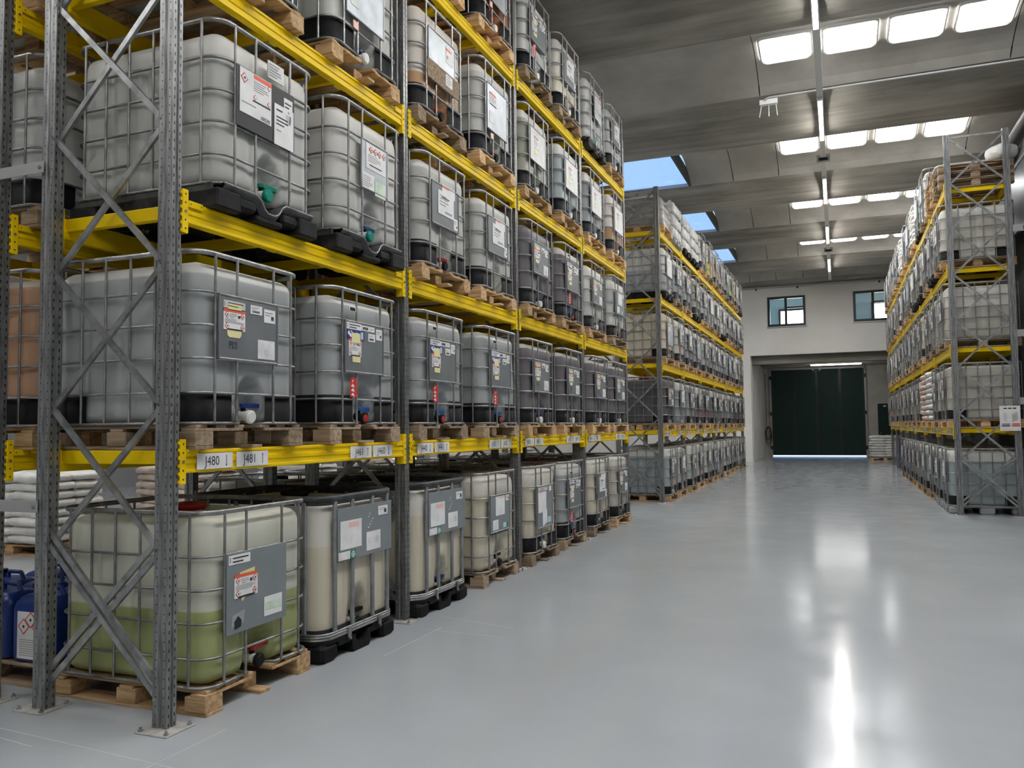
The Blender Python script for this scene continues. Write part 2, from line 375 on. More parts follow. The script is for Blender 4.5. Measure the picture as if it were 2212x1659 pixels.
# office room behind the windows
b = MB()
b.box(-.02, RX, 37.2, 37.3, 4.8, 7.9, 'officewall'); b.box(-.02, RX, WY + .25, 37.2, 4.8, 4.84, 'officewall'); b.box(-.02, RX, WY + .25, 37.2, 7.86, 7.9, 'wallwhite')
b.box(-.04, .02, WY + .25, 37.2, 4.8, 7.9, 'officewall'); b.box(3.2, 3.26, WY + .25, 37.2, 4.8, 7.9, 'officewall')
struct('wall_office', b)
def office_window(idx, x0, x1, z0, z1):
    o = MB()
    for a_ in ((x0 - .09, x0, z0 - .09, z1 + .09), (x1, x1 + .09, z0 - .09, z1 + .09), (x0, x1, z1, z1 + .09), (x0, x1, z0 - .09, z0)): o.box(a_[0], a_[1], 37.1, 37.2, a_[2], a_[3], 'frame_dk')
    w = struct('window_%d' % idx, o)
    o = MB(); o.box(x0, x1, 37.15, 37.19, z0, z1, 'daywindow'); put('pane', o.mesh('pane'), w)
office_window(3, 1.08, 2.5, 5.55, 6.95); office_window(4, 5.1, 6.6, 5.65, 7.05)
def window(idx, w, bar_right):
    x0, x1, z0, z1 = w; o = MB(); t = .10; xm = (x0 + x1) / 2 - .02
    y0, y1 = WY - .02, WY + .08
    o.box(x0, x0 + t, y0, y1, z0, z1, 'frame_dk'); o.box(x1 - t, x1, y0, y1, z0, z1, 'frame_dk')
    o.box(x0 + t, x1 - t, y0, y1, z1 - t, z1, 'frame_dk'); o.box(x0 + t, x1 - t, y0, y1, z0, z0 + t, 'frame_dk'); o.box(xm - .05, xm + .05, y0, y1, z0 + t, z1 - t, 'frame_dk')
    o.box(xm + .05, x1 - t, y0 + .01, y1 - .01, z0 + .76, z0 + .83, 'frame_dk')
    wd = struct('window_%d' % idx, o)
    o = MB(); o.box(x0 + t, x1 - t, WY + .03, WY + .035, z0 + t, z1 - t, 'glass'); put('pane', o.mesh('pane'), wd)
    o = MB(); o.box(x0 - .04, x1 + .04, WY - .05, WY, z0 - .05, z0, 'alu'); put('sill', o.mesh('sill'), wd)
window(1, W1, 1); window(2, W2, 1)
# folding gate: four leaves
gate = put('door_1', None, None, kind='structure')
gx = [.36, 1.44, 2.50, 3.58, 4.69]
for i in range(4):
    o = MB(); x0, x1 = gx[i] + .012, gx[i + 1] - .012
    o.box(x0, x1, 39.93, 39.99, .07, 4.33, 'greendoor')
    for k in range(1, 9): xx = x0 + (x1 - x0) * k / 9; o.box(xx - .003, xx + .003, 39.925, 39.93, .09, 4.3, 'frame_dk')
    o.box(x0, x0 + .05, 39.915, 39.93, .07, 4.33, 'frame_dk'); o.box(x1 - .05, x1, 39.915, 39.93, .07, 4.33, 'frame_dk')
    put('door_leaf', o.mesh('door_leaf'), gate)
o = MB(); o.box(.28, .36, 39.9, 40, 0, 4.4, 'alu'); o.box(4.69, 4.77, 39.9, 40, 0, 4.4, 'alu'); o.box(.28, 4.77, 39.9, 40, 4.33, 4.4, 'alu')
o.box(.30, 4.75, 39.992, 40.015, .065, 4.36, 'frame_dk'); put('door_frame', o.mesh('door_frame'), gate)
for x_ in (.33, 4.70):
    for z_ in (.45, 2.15, 3.95):
        o = MB(); o.box(x_ - .07, x_ + .07, 39.86, 39.92, z_ - .09, z_ + .09, 'frame_dk'); put('hinge', o.mesh('hinge'), gate)
o = MB(); o.box(2.38, 2.62, 39.85, 39.92, 4.2, 4.34, 'frame_dk'); o.cyl((2.36, 39.86, 4.3), (0, -1, 0), .035, .03, 'capwhite'); o.cyl((2.68, 39.86, 4.3), (0, -1, 0), .035, .03, 'capwhite'); put('latch', o.mesh('latch'), gate)
d2 = MB(); d2.box(5.25, 6.15, 39.95, 40.0, 0, 2.56, 'greendoor'); d2.box(5.25, 5.29, 39.93, 39.95, 0, 2.56, 'frame_dk'); d2.box(5.29, 6.11, 39.93, 39.95, 1.25, 1.29, 'frame_dk')
d2o = struct('door_2', d2)
o = MB(); o.box(5.5, 5.62, 39.935, 39.95, 2.40, 2.48, 'paper'); put('notice', o.mesh('notice'), d2o)
o = MB(); o.cyl((5.35, 39.95, 1.15), (0, -1, 0), .02, .06, 'alu'); put('door_handle', o.mesh('door_handle'), d2o)
b = MB(); b.box(-20, 30, 40.3, 60, -.3, -.02, 'ground'); struct('ground_outside', b)

MT['line'] = simple('pale_floor_mark', (.53, .53, .525), .5)
marks = [((-1.9, -.20), (.42, -.36)), ((-1.6, -.28), (-.5, -.40)), ((.28, -.45), (.29, .15)), ((.36, 1.7), (.38, 2.6)), ((.25, 2.50), (1.0, 2.45)), ((.2, 2.95), (.95, 2.75)), ((.1, 13.60), (1.4, 13.5)), ((4.6, 12.4), (6.6, 12.45))]
for i, (p0, p1) in enumerate(marks):
    o = MB(); o.bar((p0[0], p0[1], .0), (p1[0], p1[1], .0), .0012, .005, 'line', upx=(0, 0, 1)); put('trim_%d' % (i + 1), o.mesh('floor_mark'), None, kind='structure')
# ceiling: alternating beam soffits and vault shells, period 5.333 m
PER = 5.333; V0 = 9.62; VW = 2.58; ZC = 7.75; VH = .42
def vz(t): return ZC + VH * math.sin(PI * min(max(t, 0), 1)) ** .8
NV = 16
def vault_strip(mb, x0, x1, y0, w=VW, t0=0.0, t1=1.0, th=.12):
    ts = [t0 + (t1 - t0) * k / NV for k in range(NV + 1)]
    lo = [(y0 + w * t, vz(t)) for t in ts]; hi = [(y, z + th) for y, z in reversed(lo)]
    prof = lo + hi
    ring0 = [(x0, y, z) for y, z in prof]; ring1 = [(x1, y, z) for y, z in prof]
    n_ = NV + 1; vs = ring0 + ring1; N = len(prof); fs = []
    for i in range(N): j = (i + 1) % N; fs.append((i, j, N + j, N + i))
    for i in range(NV): fs.append((i, i + 1, N - 2 - i, N - 1 - i)); fs.append((N + i, N + i + 1, N + N - 2 - i, N + N - 1 - i))
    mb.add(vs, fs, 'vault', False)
ceil = put('ceiling', None, None, kind='structure')
SKX = [(2.35, 3.24), (3.38, 4.27), (4.40, 5.28), (5.40, 6.27)]
vaults = list(range(-4, 5))
for k in vaults:
    y0 = V0 + PER * k; w = VW
    if y0 > 33: continue
    if k == 4: w = 33.0 - y0
    o = MB()
    edges = [-16, -11.2, -7.0, -2.75] + ([] if k >= 1 else [-.9]) + [.10, 1.18, 2.27, 6.33, RX]
    if k == 0: edges = [-16, -11.2, -7.0, -2.75, 2.27, 6.33, RX]
    for i in range(len(edges) - 1):
        x0, x1 = edges[i], edges[i + 1]
        if k in (1, 2, 3) and abs(x0 + 2.75) < .01: continue      # open bay, glazed below
        if k == 4: w = 1.95
        vault_strip(o, x0 + .008, x1 - .008, y0, w)
    put('vault_panel', o.mesh('vault_panel'), ceil)
    # narrow ribs over the joints
    o = MB(); 
    for x_ in edges[1:-1]:
        if k in (1, 2, 3) and x_ < .2: continue
        rp = [(y0 + w * t / 12, vz(t / 12) + .02) for t in range(13)]
        o.tube([(x_, y, z) for y, z in rp], .018, 'frame_dk', 6)
    put('joint', o.mesh('joint'), ceil)
    if k in (1, 2, 3):
        w_ = struct('window_%d' % (10 + k), MB())
        bpy.data.objects.remove(w_)
        o = MB()
        o.box(-2.78, -2.72, y0, y0 + w, ZC - .02, ZC + .3, 'alu'); o.box(.07, .12, y0, y0 + w, ZC + .0, ZC + .3, 'frame_dk')
        o.box(-2.72, .07, y0 - .01, y0 + .03, ZC, ZC + .08, 'alu'); o.box(-2.72, .07, y0 + w - .03, y0 + w + .01, ZC + .0, ZC + .08, 'alu')
        wnd = struct('window_%d' % (5 + k), o)
        o = MB(); o.box(-2.72, .07, y0, y0 + w, ZC + .065, ZC + .075, 'glass'); put('pane', o.mesh('pane'), wnd)
# beam soffits
for k in range(-5, 5):
    ya = V0 + PER * k + VW; yb_ = V0 + PER * (k + 1)
    if k == 4: yb_ = 34.0; ya = V0 + PER * 4 + 1.95
    if ya > 33.9: continue
    prof = []
    for i in range(9):
        t = i / 8; prof.append((ya + (yb_ - ya) * t, ZC - .002 - .13 * math.sin(PI * t) ** .7))
    top = [(y, ZC + .07) for y, z in reversed([prof[0], prof[-1]])]
    poly = prof + top
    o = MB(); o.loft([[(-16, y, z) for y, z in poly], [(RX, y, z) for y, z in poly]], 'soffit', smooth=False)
    put('beam_soffit', o.mesh('beam_soffit'), ceil)
o = MB(); o.box(-16, RX, -14, V0 + PER * -5 + VW + .05, 7.7, 7.9, 'soffit'); put('beam_soffit', o.mesh('beam_soffit'), ceil)
# roof lights (milky panels) set in the vault shells
num = {-3: 'seventh', -2: 'sixth', -1: 'fifth'}
row_word = {-1: 'row nearest the camera', 0: 'nearest row in view', 1: 'second row', 2: 'third row', 3: 'fourth row'}
def rooflight(k, x0, x1):
    y0 = V0 + PER * k; ta, tb = .40, .75
    o = MB(); out = rr((x1 - x0) / 2, VW * (tb - ta) / 2, .11, 5)
    cx = (x0 + x1) / 2; cyy = y0 + VW * (ta + tb) / 2
    ring = []; ring2 = []; ring3 = []
    for (x, y, _) in out:
        z = vz((cyy + y - y0) / VW); ring.append((x, y, z - .002 - 8)); ring2.append((x * .96, y * .94, z - .03 - 8)); ring3.append((x * .93, y * .90, z - .03 - 8))
    NN = len(out); o.loft([ring, ring2], 'capwhite', (False, False)); o.loft([ring2, ring3], 'capwhite', (False, False))
    o2 = MB(); n2 = 8
    # curved pane: strips following the arch inside ring3
    hx = (x1 - x0) / 2 * .93; hy = VW * (tb - ta) / 2 * .90
    rows = []
    for i in range(n2 + 1):
        y = -hy + 2 * hy * i / n2; rad = .10
        d = max(0, abs(y) - (hy - rad)); xin = hx - (rad - math.sqrt(max(rad * rad - d * d, 0)))
        z = vz((cyy + y - y0) / VW) - .028 - 8; rows.append([(-xin, y, z), (xin, y, z)])
    o2.loft(rows, 'dome', (False, False), closed=False, smooth=False)
    r_ = put('rooflight', o.mesh('rooflight'), None, (cx, cyy, 8.0), kind='structure')
    r_.name = 'window_rooflight'
    put('pane', o2.mesh('pane'), r_)
for k in (-3, -2, -1, 0, 1, 2, 3):
    for x0, x1 in SKX: rooflight(k, x0, x1)
    for x0 in (-7.0, -8.3, -9.6): rooflight(k, x0, x0 + .89)
# right hand translucent wall light strips, duct and pipes
o = MB(); o.tube([(6.95, -14, 7.35), (6.95, 33.5, 7.35)], .13, 'duct', 12)
thing('ventilation_duct', 'round grey ventilation duct along the top of the right wall', 'duct', me=o.mesh('ventilation_duct'))
o = MB(); o.box(7.15, 7.19, 2, 19.2, 5.75, 7.05, 'haze'); 
cu = thing('dust_curtain', 'hazy grey plastic curtain high on the right wall', 'curtain', me=o.mesh('dust_curtain'))
o = MB(); o.box(7.13, 7.21, 2, 19.25, 5.68, 5.76, 'alu'); o.box(7.13, 7.21, 2, 19.25, 7.05, 7.12, 'alu'); put('frame', o.mesh('frame'), cu)
o = MB(); pts = [(2.34, 12.2, 7.66), (2.42, 12.2, 7.70), (6.5, 12.2, 7.70), (6.7, 12.1, 7.62), (6.8, 11.0, 7.4)]
o.tube(pts, .022, 'alu', 8); thing('conduit', 'thin grey conduit crossing the ceiling beside the antenna box', 'pipe', me=o.mesh('conduit'))
o = MB(); o.tube([(-3, WY - .08, 7.55), (RX, WY - .08, 7.55)], .05, 'alu', 10)
for x_ in (.3, 2.0, 5.2): o.box(x_ - .03, x_ + .03, WY - .14, WY, 7.44, 7.5, 'frame_dk')
thing('wall_pipe', 'grey pipe along the top of the white end wall', 'pipe', me=o.mesh('wall_pipe'))
o = MB(); o.box(-.16, .16, -.05, .05, -.02, .07, 'trunk')
ap = thing('antenna_box', 'white wireless box with three hanging antennas under the ceiling', 'antenna', (2.42, 12.25, 7.605), me=o.mesh('antenna_box'))
for dx, tl in ((-.13, -.04), (0, 0), (.13, .02)):
    o = MB(); o.tube([(dx, 0, -.02), (dx + tl, 0, -.24)], .01, 'capwhite', 6); put('antenna', o.mesh('antenna'), ap)

# light line
TX = 3.315
def tube_line(x, segs, ya, yb_, words, z=7.52):
    o = MB(); o.box(-.055, .055, ya, yb_, .02, .075, 'trunk')
    t = thing('light_trunking', words[0], 'light', (x, 0, z), me=o.mesh('light_trunking'))
    for y0, y1 in segs:
        q = MB(); q.box(-.03, .03, y0, y1, -.03, .02, 'tube'); put('lamp', q.mesh('lamp'), t)
        q = MB(); q.box(-.037, -.031, y0, y1, -.02, .02, 'trunk'); q.box(.031, .037, y0, y1, -.02, .02, 'trunk'); put('reflector', q.mesh('reflector'), t)  # side plates added to keep the tubes' light off the soffit
        q = MB(); q.box(-.038, .038, y0 - .02, y0, -.05, .02, 'alu'); q.box(-.038, .038, y1, y1 + .02, -.05, .02, 'alu'); put('end_cap', q.mesh('end_cap'), t)
    for y in range(int(ya) + 1, int(yb_), 3):
        q = MB(); q.tube([(0, y, .07), (0, y, .16)], .008, 'alu', 6); put('hanger', q.mesh('hanger'), t)
    return t
segs = [(-9.1, -6.7), (-3.9, -1.5), (1.35, 3.85), (6.8, 9.22), (12.15, 14.40), (17.3, 19.65), (22.5, 24.85), (27.7, 30.2)]
tl = tube_line(TX, segs, -12, 32.6, ['continuous line of white tube lights along the aisle ceiling'])
tube_line(-4.4, segs, -12, 32.6, ['line of tube lights over the aisle behind the near left rack'])  # unseen second lamp line, added to light the back rack row
for i, y in enumerate((15.84, 26.25)):
    q = MB(); q.box(-.14, .14, y - .05, y + .06, -.05, .10, 'alu'); q.box(-.10, .10, y - .07, y - .05, -.04, .02, 'frame_dk'); put('junction_box', q.mesh('junction_box'), tl)
o = MB(); o.box(-1.08, 1.08, -.04, .04, 0, .05, 'strip'); fx_ = thing('strip_lamp', 'long white strip lamp above the green folding gate', 'light', (3.43, 36.95, 4.31), me=o.mesh('strip_lamp'))
o = MB(); o.box(-1.10, 1.10, -.05, .05, .05, .09, 'alu'); o.box(-.8, -.78, -.01, .01, .09, .30, 'alu'); o.box(.78, .8, -.01, .01, .09, .30, 'alu'); put('housing', o.mesh('housing'), fx_)
# hose coil by gate
o = MB()
for i, (rx_, rz_, dz) in enumerate(((.13, .30, 0), (.15, .34, -.04), (.12, .27, -.02), (.14, .40, -.12), (.15, .46, -.2))):
    o.tube([(.0 + .16 + rx_ * math.cos(a_ * PI / 12) + .01 * i, -.03 * i, 1.2 + dz + rz_ * math.sin(a_ * PI / 12)) for a_ in range(24)], .014, 'rubber', 6, closed=True)
o.tube([(.10, -.02, 1.5), (.09, 0, 2.4), (.08, .03, 4.2)], .012, 'rubber', 6)
thing('hose_coil', 'black cable hose coiled on the wall left of the green gate', 'hose', (0.0, 39.85, 0), me=o.mesh('hose_coil'))

# ------------------------------------------------------------------ tank kit
NSEG = 10
def perimeter():
    """dense rounded rectangle of the bottle, with outward normals"""
    hx, hy, rad = .565, .468, .105; out = []
    def seg(a_, b_, n_, nrm):
        for k in range(n_): t = k / n_; out.append((a_[0] + (b_[0] - a_[0]) * t, a_[1] + (b_[1] - a_[1]) * t, nrm[0], nrm[1]))
    def arc(cx, cy, a0):
        for k in range(6): a_ = a0 + PI / 2 * k / 6; out.append((cx + rad * math.cos(a_), cy + rad * math.sin(a_), math.cos(a_), math.sin(a_)))
    seg((hx, -hy + rad), (hx, hy - rad), 40, (1, 0)); arc(hx - rad, hy - rad, 0)
    seg((hx - rad, hy), (-hx + rad, hy), 44, (0, 1)); arc(-hx + rad, hy - rad, PI / 2)
    seg((-hx, hy - rad), (-hx, -hy + rad), 28, (-1, 0)); arc(-hx + rad, -hy + rad, PI)
    seg((-hx + rad, -hy), (hx - rad, -hy), 44, (0, -1)); arc(hx - rad, -hy + rad, 1.5 * PI)
    return out
def smooth(t): t = min(max(t, 0), 1); return t * t * (3 - 2 * t)
def make_bottle(name, zb=.155, flatfront=False, wob=0.0, rseed=1):
    rnd = random.Random(rseed); b_ = MB(); P = perimeter(); rings = []
    zs = [(0, .05), (.012, .022), (.03, .008), (.055, 0)]; H = 1.105 - zb
    zl = [zb + z for z, _ in zs]; ins = [i for _, i in zs]
    for k in range(1, 20): zl.append(zb + .055 + (H - .125) * k / 20); ins.append(0)
    for z, i in ((H - .07, .004), (H - .045, .012), (H - .024, .028), (H - .01, .05), (H, .085)): zl.append(zb + z); ins.append(i)
    ph = [rnd.uniform(0, 6) for _ in range(4)]
    for z, ii in zip(zl, ins):
        ring = []; zr = z - zb
        for (x, y, nx, ny) in P:
            d = ii; act = smooth((zr - .07) / .06) * smooth((H - .09 - zr) / .08)
            if abs(ny) > .9:
                for gx_ in (-.285, 0.0, .285):
                    d += .016 * act * max(0, 1 - abs(x - gx_) / .03)
            if nx < -.9:
                for gy_ in (-.16, .16): d += .014 * act * max(0, 1 - abs(y - gy_) / .03)
            if nx > .9:
                for gy_ in (-.175, .175): d += .012 * act * max(0, 1 - abs(y - gy_) / .028)
                if not flatfront: d += .006 * act * (1 if abs(y) < .16 else 0)
                # arched recess behind the valve
                top = .30 * math.sqrt(max(0, 1 - (y / .155) ** 2)) if abs(y) < .155 else 0
                if top > 0: d += .105 * smooth((top - zr) / .07) * smooth((.155 - abs(y)) / .03)
            d -= wob * (math.sin(x * 7 + ph[0]) * math.sin(y * 8 + ph[1]) * math.sin(z * 6 + ph[2])) * act
            ring.append((x - nx * d, y - ny * d, z))
        rings.append(ring)
    b_.loft(rings, 'bottle', (True, False))
    # top deck
    N = len(P); last = rings[-1]
    r1 = [(x * .80, y * .78, zb + H + .008) for x, y, z in last]
    b_.loft([last, r1], 'bottle', (False, True))
    return b_.mesh(name)
def make_lid(mat):
    b_ = MB(); n_ = 20
    def ring(r, z): return [(math.cos(2 * PI * k / n_) * r, math.sin(2 * PI * k / n_) * r, z) for k in range(n_)]
    b_.loft([ring(.10, 1.10), ring(.10, 1.125), ring(.112, 1.127), ring(.112, 1.152), ring(.10, 1.160), ring(.06, 1.160), ring(.05, 1.150)], mat, (True, True))
    return b_.mesh('lid')
CX, CY, CR = .592, .494, .125
def perim_path(z, hx=CX, hy=CY, rad=CR, n_=6): return rr(hx, hy, rad, n_, z)
VF = (-.355, -.165, .18, .36)
def make_cage(name, rows, ring_r=.013, ring_mat='cage', side=(-.47, -.29, -.10, .095, .285, .47), rear=(-.36, -.12, .12, .36), plate_top=.92):
    b_ = MB()
    b_.tube(perim_path(1.150), ring_r, ring_mat, 8, True, flat=(.010, .016))
    for z in rows:
        b_.tube(perim_path(z), .0085, 'cage', 6, True)
    e = .007
    def vert(x, y):
        b_.tube([(x, y, .155), (x, y, .17), (x, y, 1.13), (x, y, 1.15)], .0085, 'cage', 6)
    for y in VF: vert(CX + e, y)
    for y in rear: vert(-CX - e, y)
    for x in side: vert(x, CY + e); vert(x, -CY - e)
    return b_.mesh(name)
def make_bar_cage(name):
    b_ = MB()
    b_.tube(perim_path(1.135), .02, 'darksteel', 8, True, flat=(.017, .026))
    b_.tube(perim_path(1.112), .02, 'darksteel', 8, True, flat=(.008, .02))
    def vb(x, y, nx, ny):
        w = .019
        if nx: b_.bev(x - .011, x + .011, y - w, y + w, .17, 1.12, 'barsteel', .005)
        else: b_.bev(x - w, x + w, y - .011, y + .011, .17, 1.12, 'barsteel', .005)
    for y in (-.34, -.115, .165, .385): vb(CX, y, 1, 0)
    for y in (-.36, -.12, .12, .36): vb(-CX, y, 1, 0)
    for x in (-.44, -.15, .15, .44): vb(x, CY, 0, 1); vb(x, -CY, 0, 1)
    return b_.mesh(name)
def make_rim(name, mat='cage', band=False):
    """steel frame on the pallet top, dipping away in front of the valve"""
    b_ = MB()
    if band:
        for dz, r_ in ((.195, .010), (.178, .012), (.160, .010)):
            b_.tube(perim_path(dz, CX + .006, CY + .006, .13), r_, 'cage', 6, True)
        for y in (-.18, .24): b_.box(CX + .012, CX + .024, y - .02, y + .02, .13, .20, 'cage'); b_.cyl((CX + .012, y, .12), (1, 0, 0), .012, .02, 'cage', 8)
    else:
        path = rr(CX, CY, .11, 5, .152)
        # rotate the list so that it starts after the gap at the valve
        b1 = [(CX, .13, .152)] + [q for q in path[0:]][:0]
        pts = [(CX - .10, .115, .145), (CX - .01, .135, .152)] + path + [(CX - .01, -.135, .152), (CX - .10, -.115, .145)]
        b_.tube(pts, .012, mat, 6, False, flat=(.016, .010))
    return b_.mesh(name)
def make_guards(ztop=.335):
    P = perimeter(); N = len(P); out = []
    for lo, hi in ((27, 55), (81, 102), (118, 139), (165, 190)):
        b_ = MB(); sel = [P[i % N] for i in range(lo, hi + 1)]
        r0 = [(x + nx * .010, y + ny * .010, .16) for x, y, nx, ny in sel]; r1 = [(x + nx * .010, y + ny * .010, ztop) for x, y, nx, ny in sel]
        r2_ = [(x - nx * .002, y - ny * .002, ztop) for x, y, nx, ny in sel]
        b_.loft([r0, r1, r2_], 'black', (False, False), closed=False); out.append(b_.mesh('corner_guard'))
    return out
def make_base_tray():
    P = perimeter(); b_ = MB()
    b_.loft([[(x + nx * .014, y + ny * .014, z) for x, y, nx, ny in P] for z in (.158, .222)] + [[(x + nx * .004, y + ny * .004, .222) for x, y, nx, ny in P]], 'black', (False, False)); return b_.mesh('base_tray')
def make_wood_pallet(name, wood):
    b_ = MB()
    for y in (-.43, 0.0, .43):
        w = .07 if y else .05
        b_.bev(-.60, .60 if y else .62, y - w, y + w, 0, .020, wood, .003)
    for x in (-.52, 0, .52):
        for y in (-.43, 0, .43):
            if x > .5 and y == 0: b_.bev(.36, .50, -.06, .06, .020, .10, wood, .004); continue
            hw = .075
            b_.bev(x - .075, x + .075, y - hw + .0, y + hw, .020, .105, wood, .004)
    for x in (-.55, 0):
        b_.bev(x - .05, x + .05, -.505, .505, .105, .123, wood, .003)
    b_.bev(.49, .595, -.505, -.10, .105, .123, wood, .003); b_.bev(.49, .595, .10, .505, .105, .123, wood, .003)
    for y in (-.44, -.28, -.12, .12, .28, .44):
        b_.bev(-.60, .585, y - .045, y + .045, .123, .143, wood, .003)
    return b_.mesh(name)
def make_black_pallet(name, mat='black', holes=True):
    b_ = MB()
    out = [(x, y) for x, y, z in rr(.60, .50, .11, 5)]
    # tray with a dip in the front middle
    def tray(z): return [(x if not (x > .5 and abs(y) < .12) else .47, y, z) for x, y in out]
    path = []
    for x, y, z in rr(.60, .50, .11, 5): path.append((x, y))
    # insert dip points on the front edge (between last and first vertex)
    path += [(.60, -.16), (.50, -.11), (.50, .11), (.60, .16)]
    b_.loft([[(x * .985, y * .985, .118) for x, y in path], [(x, y, .125) for x, y in path], [(x, y, .150) for x, y in path], [(x * .98, y * .98, .156) for x, y in path]], mat, smooth=False)
    for sx_ in (-1, 1):
        for sy2 in (-1, 1):
            x0, x1 = sorted((sx_ * .60, sx_ * .38)); y0, y1 = sorted((sy2 * .50, sy2 * .30))
            b_.bev(x0, x1, y0, y1, 0, .125, mat, .025)
    for y in (-.40, .40): b_.bev(-.12, .12, y - .10, y + .10, 0, .125, mat, .02)
    # arched middle foot at the front and back
    for s_ in (1, -1):
        prof = []
        for k in range(9): a_ = PI * k / 8; prof.append((.085 * math.cos(a_), .125 - .075 * math.sin(a_)))
        pr_ = [(-.13, .125), (-.12, .02), (-.10, 0), (.10, 0), (.12, .02), (.13, .125)] + prof
        x0, x1 = sorted((s_ * .60, s_ * .42))
        b_.loft([[(x0, y, z) for y, z in pr_], [(x1, y, z) for y, z in pr_]], mat, smooth=False)
        b_.bev(min(x0, x1) - .0, max(x0, x1), -.30, -.13, .085, .125, mat, .008); b_.bev(x0, x1, .13, .30, .085, .125, mat, .008)
    return b_.mesh(name)
def make_steel_tray_pallet(name):
    """black composite feet under a pressed steel tray with bright curved edges"""
    b_ = MB()
    for sx_ in (-1, 1):
        for sy2 in (-1, 1):
            x0, x1 = sorted((sx_ * .60, sx_ * .38)); y0, y1 = sorted((sy2 * .50, sy2 * .29)); b_.bev(x0, x1, y0, y1, 0, .115, 'dustyblack', .01)
        b_.bev(*sorted((sx_ * .585, sx_ * .44)), -.13, .13, 0, .035, 'dustyblack', .008)
        b_.bev(*sorted((sx_ * .585, sx_ * .40)), -.30, -.12, .035, .11, 'dustyblack', .02); b_.bev(*sorted((sx_ * .585, sx_ * .40)), .12, .30, .035, .11, 'dustyblack', .02)
    for y in (-.40, .40): b_.bev(-.14, .14, y - .10, y + .10, 0, .115, 'dustyblack', .01)
    b_.bev(-.585, .46, -.485, .485, .108, .125, 'darksteel', .005)
    # pressed steel lip with a U dip in front
    lip = []
    for k in range(25):
        y = -.44 + .88 * k / 24; dip = math.exp(-(y / .10) ** 4); lip.append((CX - .0, y, .150 - .095 * dip))
    r0 = [(x + .006, y, z + .006) for x, y, z in lip]; r1 = [(x + .012, y, z - .004) for x, y, z in lip]; r2_ = [(x - .03, y, z - .045) for x, y, z in lip]; r3 = [(x - .11, y, z) for x, y, z in lip]
    b_.loft([r3, r0, r1, r2_], 'darksteel', (False, False), closed=False)
    b_.tube([(CX + .006, y, z + .004) for x, y, z in lip], .006, 'cage', 6)
    for s_ in (-1, 1):
        b_.tube([(CX - .02, s_ * .46, .152), (.50, s_ * .505, .150), (-.50, s_ * .505, .150), (-CX, s_ * .45, .15)], .008, 'cage', 6)
        b_.bev(-.55, .55, s_ * .49 - .012, s_ * .49 + .012, .10, .15, 'darksteel', .004)
    # small domed corner plates
    for s_ in (-1, 1): b_.bev(CX - .16, CX - .02, s_ * .36 - .09, s_ * .36 + .09, .148, .166, 'cage', .006)
    return b_.mesh(name)
def make_valve(capm):
    b_ = MB(); b_.cyl((.44, 0, .205), (1, 0, 0), .040, .04, 'capwhite', 14); b_.cyl((.48, 0, .205), (1, 0, -.15), .030, .075, 'capwhite' if capm != 'black' else 'black', 14)
    b_.cyl((.51, 0, .205), (0, 0, 1), .016, .05, 'black', 10)
    return b_.mesh('valve')
def make_cap(capm):
    b_ = MB(); b_.cyl((.552, 0, .192), (1, 0, -.12), .043, .022, 'black' if capm == 'hred' else capm, 18); b_.cyl((.573, 0, .189), (1, 0, -.12), .040 if capm != 'hred' else .030, .010, capm, 18, .034 if capm != 'hred' else .026)
    if capm == 'rededge': pass
    return b_.mesh('cap')
def make_handle(hm, ang=0.0):
    b_ = MB(); b_.cyl((.51, 0, .250), (0, 0, 1), .024, .022, hm, 12)
    prof = [(-.02, -.012), (.03, -.014), (.14, -.010), (.185, -.006), (.185, .008), (.14, .014), (.03, .016), (-.02, .012)]
    vs = [[(.51 + x_ * .0 + w_, y_ * 1.0, .262 + z_) for (y_, z_) in prof for x_ in (0,)] for w_ in (-.014, .014)]
    b_.loft(vs, hm, smooth=False)
    return b_.mesh('valve_handle')

# plates and stickers.  Sticker space: (y, z) on the plane x = XP
XP = CX + .019
def sq(b_, mat, y0, z0, y1, z1, lay=1):
    b_.box(XP + .0005, XP + .0015 * lay, min(y0, y1), max(y0, y1), min(z0, z1), max(z0, z1), mat)
def poly(b_, mat, pts, lay=1):
    x1 = XP + .0015 * lay
    b_.loft([[(XP + .0005, y, z) for y, z in pts], [(x1, y, z) for y, z in pts]], mat, smooth=False)
def diamond(b_, cy, cz, r, lay=3, mark=True, fr='redframe'):
    poly(b_, fr, [(cy - r, cz), (cy, cz - r), (cy + r, cz), (cy, cz + r)], lay); q = r * .74
    poly(b_, 'paper', [(cy - q, cz), (cy, cz - q), (cy + q, cz), (cy, cz + q)], lay + 1)
    if mark: poly(b_, 'ink', [(cy - q * .35, cz - q * .1), (cy + q * .1, cz - q * .4), (cy + q * .35, cz), (cy, cz + q * .35)], lay + 2)
def lines(b_, y0, z0, y1, z1, nl, mat='greyink', lay=3, seed=1):
    r_ = random.Random(seed); h = (z1 - z0) / nl
    for k in range(nl): sq(b_, mat, y0, z0 + h * (k + .3), y0 + (y1 - y0) * r_.uniform(.55, 1), z0 + h * (k + .62), lay)
def codeblk(b_, y0, z0, s_, lay=4, seed=2):      # stacked bars
    for k in range(4): sq(b_, 'ink', y0, z0 + s_ * k / 4, y0 + s_, z0 + s_ * (k + .55) / 4, lay)
def barcode(b_, y0, z0, y1, z1, lay=4):
    n_ = 9
    for k in range(n_): yy = y0 + (y1 - y0) * k / n_; sq(b_, 'ink', yy, z0, yy + (y1 - y0) / n_ * (.35 + .3 * (k % 2)), z1, lay)
def txt(b_, s_, cy, cz, size, mat='ink', lay=4, sx_=1.0):
    v, f = text_polys(s_, size); b_.add([(XP + .0015 * lay + .0006, cy + x * sx_, cz + y) for x, y, z in v], f, mat)
